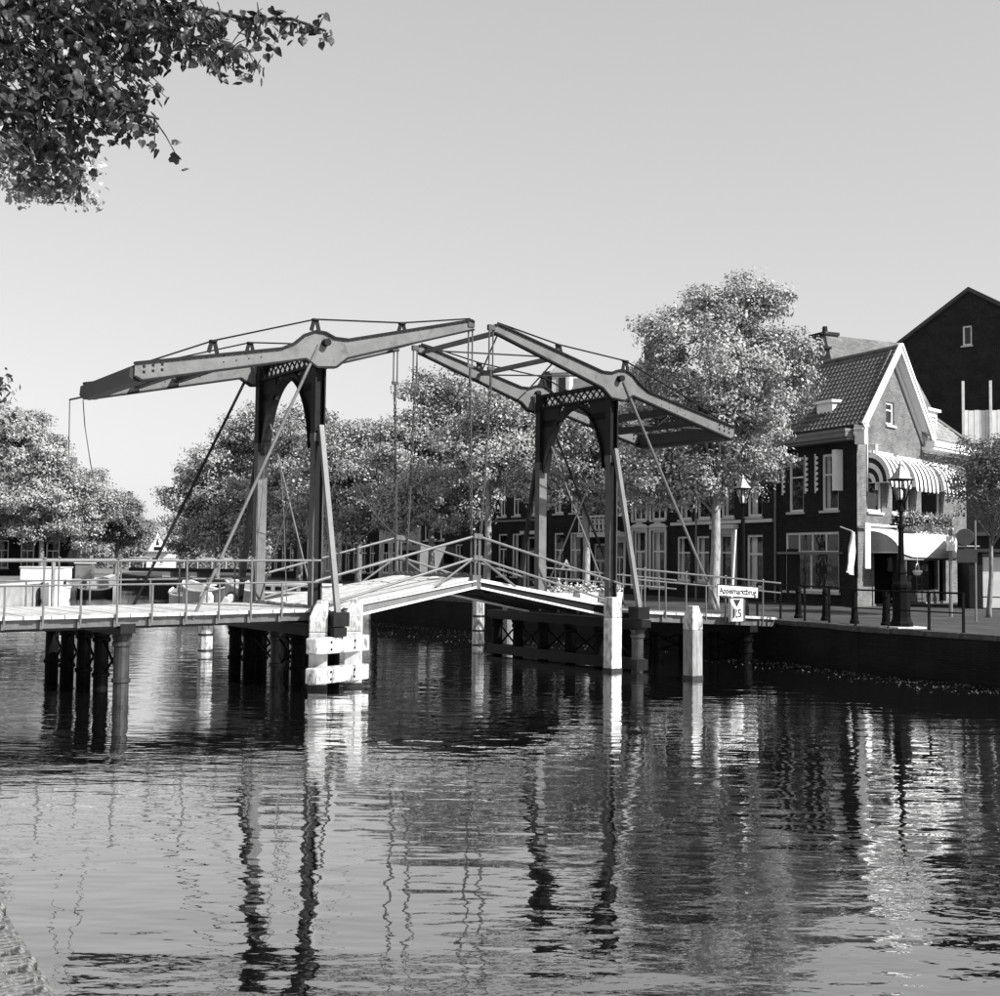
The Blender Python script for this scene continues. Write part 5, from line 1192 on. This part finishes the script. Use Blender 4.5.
tree('quay_tree', 'broad tree left of the left tower at the bend of the canal', -17.6, 83, [(.3, 0, 5.8, 4.2, 3.4, 3.3), (1.8, 0, 8.9, 2.7, 2.4, 2.7), (-2.8, 0, 5.4, 2.2, 2.0, 2.4), (3.8, 0, 6.6, 1.8, 1.8, 2.2), (-.8, 0, 8.0, 2.4, 2.2, 2.4), (0, 0, 3.4, 3.4, 2.4, 1.4)], 3.0, .24, 1500, 28, .29, M['leaf_far'], 17, GR, 'bark', (0, 0), .48)
tree('quay_tree', 'dark tree standing behind the broad one at the bend', -21.4, 92, [(.2, 0, 5.0, 2.8, 2.6, 2.8), (0, 0, 7.4, 2.0, 2.0, 1.8)], 3.0, .22, 380, 26, .3, M['leaf_dark'], 18, GR, 'bark', (0, 0), .5)
GL = 'trees along the left bank'
tree('bank_tree', 'large pale-leaved tree at the left edge of the picture across the canal', -41, 98, [(0, 0, 6.5, 4.0, 3.2, 3.4), (.2, 0, 10.4, 3.3, 2.6, 3.5), (2.2, 0, 7.0, 2.4, 2.2, 2.6)], 3.6, .26, 1200, 28, .3, M['leaf_far'], 21, GL, 'bark', (0, 0), .5)
tree('bank_tree', 'pale-leaved left bank tree second from the picture edge', -37.4, 99, [(0, 0, 6.2, 3.2, 2.8, 3.2), (-.4, 0, 9.6, 2.6, 2.2, 3.0), (1.6, 0, 6.8, 2.0, 2.0, 2.4)], 3.2, .24, 1000, 28, .3, M['leaf_far'], 22, GL, 'bark', (0, 0), .48)
tree('bank_tree', 'lower pale-leaved left bank tree next to the small round one', -36.5, 105, [(0, 0, 5.0, 3.0, 2.6, 2.6), (.3, 0, 7.0, 2.3, 2.0, 2.2)], 3.0, .22, 700, 26, .3, M['leaf_far'], 23, GL, 'bark', (0, 0), .48)
tree('bank_tree', 'small dark round tree closing the left bank', -36.0, 114, [(0, 0, 4.6, 2.5, 2.4, 2.4), (.2, 0, 6.2, 1.6, 1.6, 1.4), (1.3, 0, 3.8, 1.7, 1.7, 1.7), (-1.2, 0, 3.9, 1.6, 1.6, 1.6)], 2.2, .2, 700, 26, .28, M['leaf_dark'], 24, GL, 'bark', (0, 0), .42)
for i_, (x_, y_, lb_) in enumerate(((-31.5, 66, 'unseen left bank tree added for reflections, nearest the cabin boat'), (-26.5, 52, 'unseen left bank tree added for reflections, midway to the bridge'), (-20, 36, 'unseen left bank tree added for reflections, beside the bridge end'))):
    tree('bank_tree', lb_, x_, y_, [(0, 0, 6.5, 3.6, 3.2, 3.2), (-.5, 0, 9.4, 2.6, 2.5, 2.6), (1.8, 0, 6.0, 2.2, 2.2, 2.4)], 3.6, .26, 320, 14, .42, M['leaf_dark'], 41 + i_, GL, 'bark', (0, 0), .5)  # unseen trees added for dark reflections in panes and water
tree('street_tree', 'small-leaved street tree at the right edge before the shed', 16.2, 40.2, [(.3, 0, 4.4, 1.6, 1.5, 1.3), (-.2, 0, 3.4, 1.2, 1.1, .9), (1.2, 0, 4.9, 1.3, 1.2, 1.1), (.5, 0, 5.2, 1.0, 1.0, .7)], 2.7, .08, 360, 26, .13, M['leaf_dark'], 31, None, 'bark', (.1, 0), .28)
tree('bank_tree', 'light small-leaved tree reaching in at the left edge below the dark foliage', -13.0, 22.0, [(4.6, -.5, 8.6, .8, .5, .2), (3.9, -.5, 8.95, .7, .6, .4), (4.2, -.5, 7.6, .35, .4, .03), (5.15, -.5, 8.4, .35, .4, .1), (1.0, 0, 9.0, 1.1, 1.0, .9)], 7.4, .05, 360, 15, .15, M['leaf_far'], 32, None, 'bark', (1.6, 0), .2, 0)

# the near linden: trunk out of frame at left, boughs over the water with single leaves
ln = empty('linden_tree', (-7.4, 8.6, QZ), 0, 'dark-leaved linden leaning over the water at the upper left', 'tree')
base = Vector((-7.4, 8.6, QZ))
mb = MB(); mb.tube([(0, 0, -.1), (.05, 0, .3), (.2, .1, 3), (.5, .3, 5.2), (.8, .4, 8)], [.4, .3, .25, .22, .12], 12)
boughs = [[(-4.79, 10.0, 8.14), (-3.77, 10.0, 7.89), (-2.77, 9.5, 7.41), (-1.98, 9.2, 7.12), (-1.62, 9.0, 7.04), (-1.33, 8.8, 6.86)],
          [(-4.78, 10.0, 7.8), (-3.69, 9.6, 7.36), (-2.97, 9.4, 7.12), (-2.44, 9.2, 6.99), (-2.01, 9.0, 6.75)],
          [(-4.77, 10.0, 7.45), (-4.0, 9.8, 7.12), (-3.31, 9.5, 6.66), (-2.92, 9.3, 6.42), (-2.67, 9.2, 6.33)],
          [(-4.75, 10.0, 7.11), (-4.15, 9.8, 6.69), (-3.66, 9.6, 6.29), (-3.42, 9.4, 6.05), (-3.26, 9.3, 5.95)],
          [(-4.9, 10.2, 7.9), (-4.1, 9.9, 7.6), (-3.5, 9.6, 7.2), (-3.1, 9.4, 7.0)],
          [(-4.9, 10.0, 7.4), (-4.2, 9.7, 7.2), (-3.8, 9.5, 6.9), (-3.5, 9.4, 6.6)],
          [(-4.9, 10.0, 7.2), (-4.3, 9.6, 6.9), (-3.9, 9.4, 6.5), (-3.7, 9.3, 6.25)],
          [(-4.9, 10.3, 8.1), (-4.0, 10.1, 7.8), (-3.2, 9.9, 7.45), (-2.6, 9.6, 7.3)]]
boughs += [[(-5.5, 9.5, 8.2 + .3 * i), (-3.5 + .3 * i, 8.3 + .5 * i, 9.0 + .3 * i), (-1.8 + .5 * i, 7.2 + .9 * i, 9.3 + .35 * i), (-.4 + .5 * i, 6.4 + 1.1 * i, 9.1 + .4 * i)] for i in range(4)]
leafpts = []
for bi, bo in enumerate(boughs):
    P = [Vector(p) - base for p in bo]; st_ = Vector((.6, .35, 5.6 + .12 * bi))
    mb.tube([st_, P[0]] + P[1:], [.09] + [.026 - .02 * k / len(P) for k in range(len(P))], 6)
    for (a, b) in zip(P[:-1], P[1:]):
        L_ = (b - a).length; frac0 = .0
        for k in range(int(L_ / .045)):
            q = a + (b - a) * rnd.random()
            tw = Vector((rnd.gauss(0, .13), rnd.gauss(0, .16), rnd.gauss(-.06, .11)))
            if bi >= 8: tw *= 2.4
            e = q + tw; mb.tube([q, q + tw * .5 + Vector((0, 0, .02)), e], [.007, .005, .003], 4, False)
            for m_ in range(4 if bi < 8 else 7): leafpts.append((q + tw * rnd.uniform(.2, 1.1) + Vector((rnd.gauss(0, .03), rnd.gauss(0, .03), rnd.gauss(-.02, .03))), bi))
for cx_, cz_, rx_, rz_, k_ in ((-3.5, 6.95, .8, .7, 620), (-3.8, 6.4, .55, .42, 300), (-3.25, 6.6, .42, .26, 170), (-2.85, 7.22, .65, .26, 240), (-4.1, 7.2, .8, .9, 420), (-3.3, 7.5, .9, .3, 240), (-2.2, 7.05, .35, .14, 70), (-3.75, 6.02, .3, .16, 60)):
    for i in range(int(k_ * 1.1)):          # dense hanging sprays along the boughs
        d_ = Vector((rnd.gauss(0, 1), rnd.gauss(0, 1), rnd.gauss(0, 1))).normalized() * rnd.random() ** .4
        q = Vector((cx_ + d_.x * rx_, 9.6 + d_.y * .7, cz_ + d_.z * rz_)); leafpts.append((q - base, 0))
        if i % 4 == 0: mb.tube([q - base, q - base + Vector((rnd.gauss(-.12, .1), rnd.gauss(0, .1), .12))], [.003, .006], 4, False)
mb.build('trunk', M['bark_dark'], ln, smooth=True)
lm = MB(); R = .037       # heart-shaped linden leaf, folded along its midrib
out = [(0, -.1), (.55, -.28), (.95, .15), (.9, .75), (.5, 1.35), (0, 2.0), (-.5, 1.35), (-.9, .75), (-.95, .15), (-.55, -.28)]
lm.v = [(x * R, y * R, -.34 * abs(x) * R - .1 * y * y * R + (.12 * R if i in (2, 7) else 0)) for i, (x, y) in enumerate(out)] + [(0, .6 * R, .05 * R), (0, 1.3 * R, 0)]
lm.f = [(0, 1, 10), (1, 2, 10), (2, 3, 10), (3, 11, 10), (3, 4, 11), (4, 5, 11), (5, 6, 11), (6, 7, 11), (7, 10, 11), (7, 8, 10), (8, 9, 10), (9, 0, 10)]
lme = bpy.data.meshes.new('leaf'); lme.from_pydata(lm.v, [], lm.f); lme.materials.append(M['leaf_near'])
def leafmtx(p):
    rz = rnd.uniform(0, 2 * PI); tilt = rnd.gauss(-.9, .8); roll_ = rnd.gauss(0, .8); s = rnd.uniform(.65, 1.2)
    return T(*p) @ Matrix.Rotation(rz, 4, 'Z') @ Matrix.Rotation(tilt, 4, 'X') @ Matrix.Rotation(roll_, 4, 'Y') @ Matrix.Scale(s, 4)
vis = []; rest = MB()
for p, bi in leafpts:
    wp = p + base; dpt = wp.dot(f0) - Vector((0, 0, EYE)).dot(f0)
    xx = 500 + FPX * (wp - Vector((0, 0, EYE))).dot(rr) / dpt; yy = 498 - FPX * (wp - Vector((0, 0, EYE))).dot(uu) / dpt
    vis.append((0 <= xx <= 1000 and 0 <= yy <= 996, dpt, p))
vis.sort(key=lambda q: (not q[0], q[1]))
for i, (v_, dpt, p) in enumerate(vis):
    m_ = leafmtx(p)
    if v_ and i < 300: link('leaf', lme, ln, m_)
    else: rest.add(lm.v, lm.f, m_)
fo = rest.v, rest.f
me = bpy.data.meshes.new('foliage'); me.from_pydata(rest.v, [], rest.f); me.materials.append(M['leaf_near'])
o = link('foliage', me, ln); o['kind'] = 'stuff'
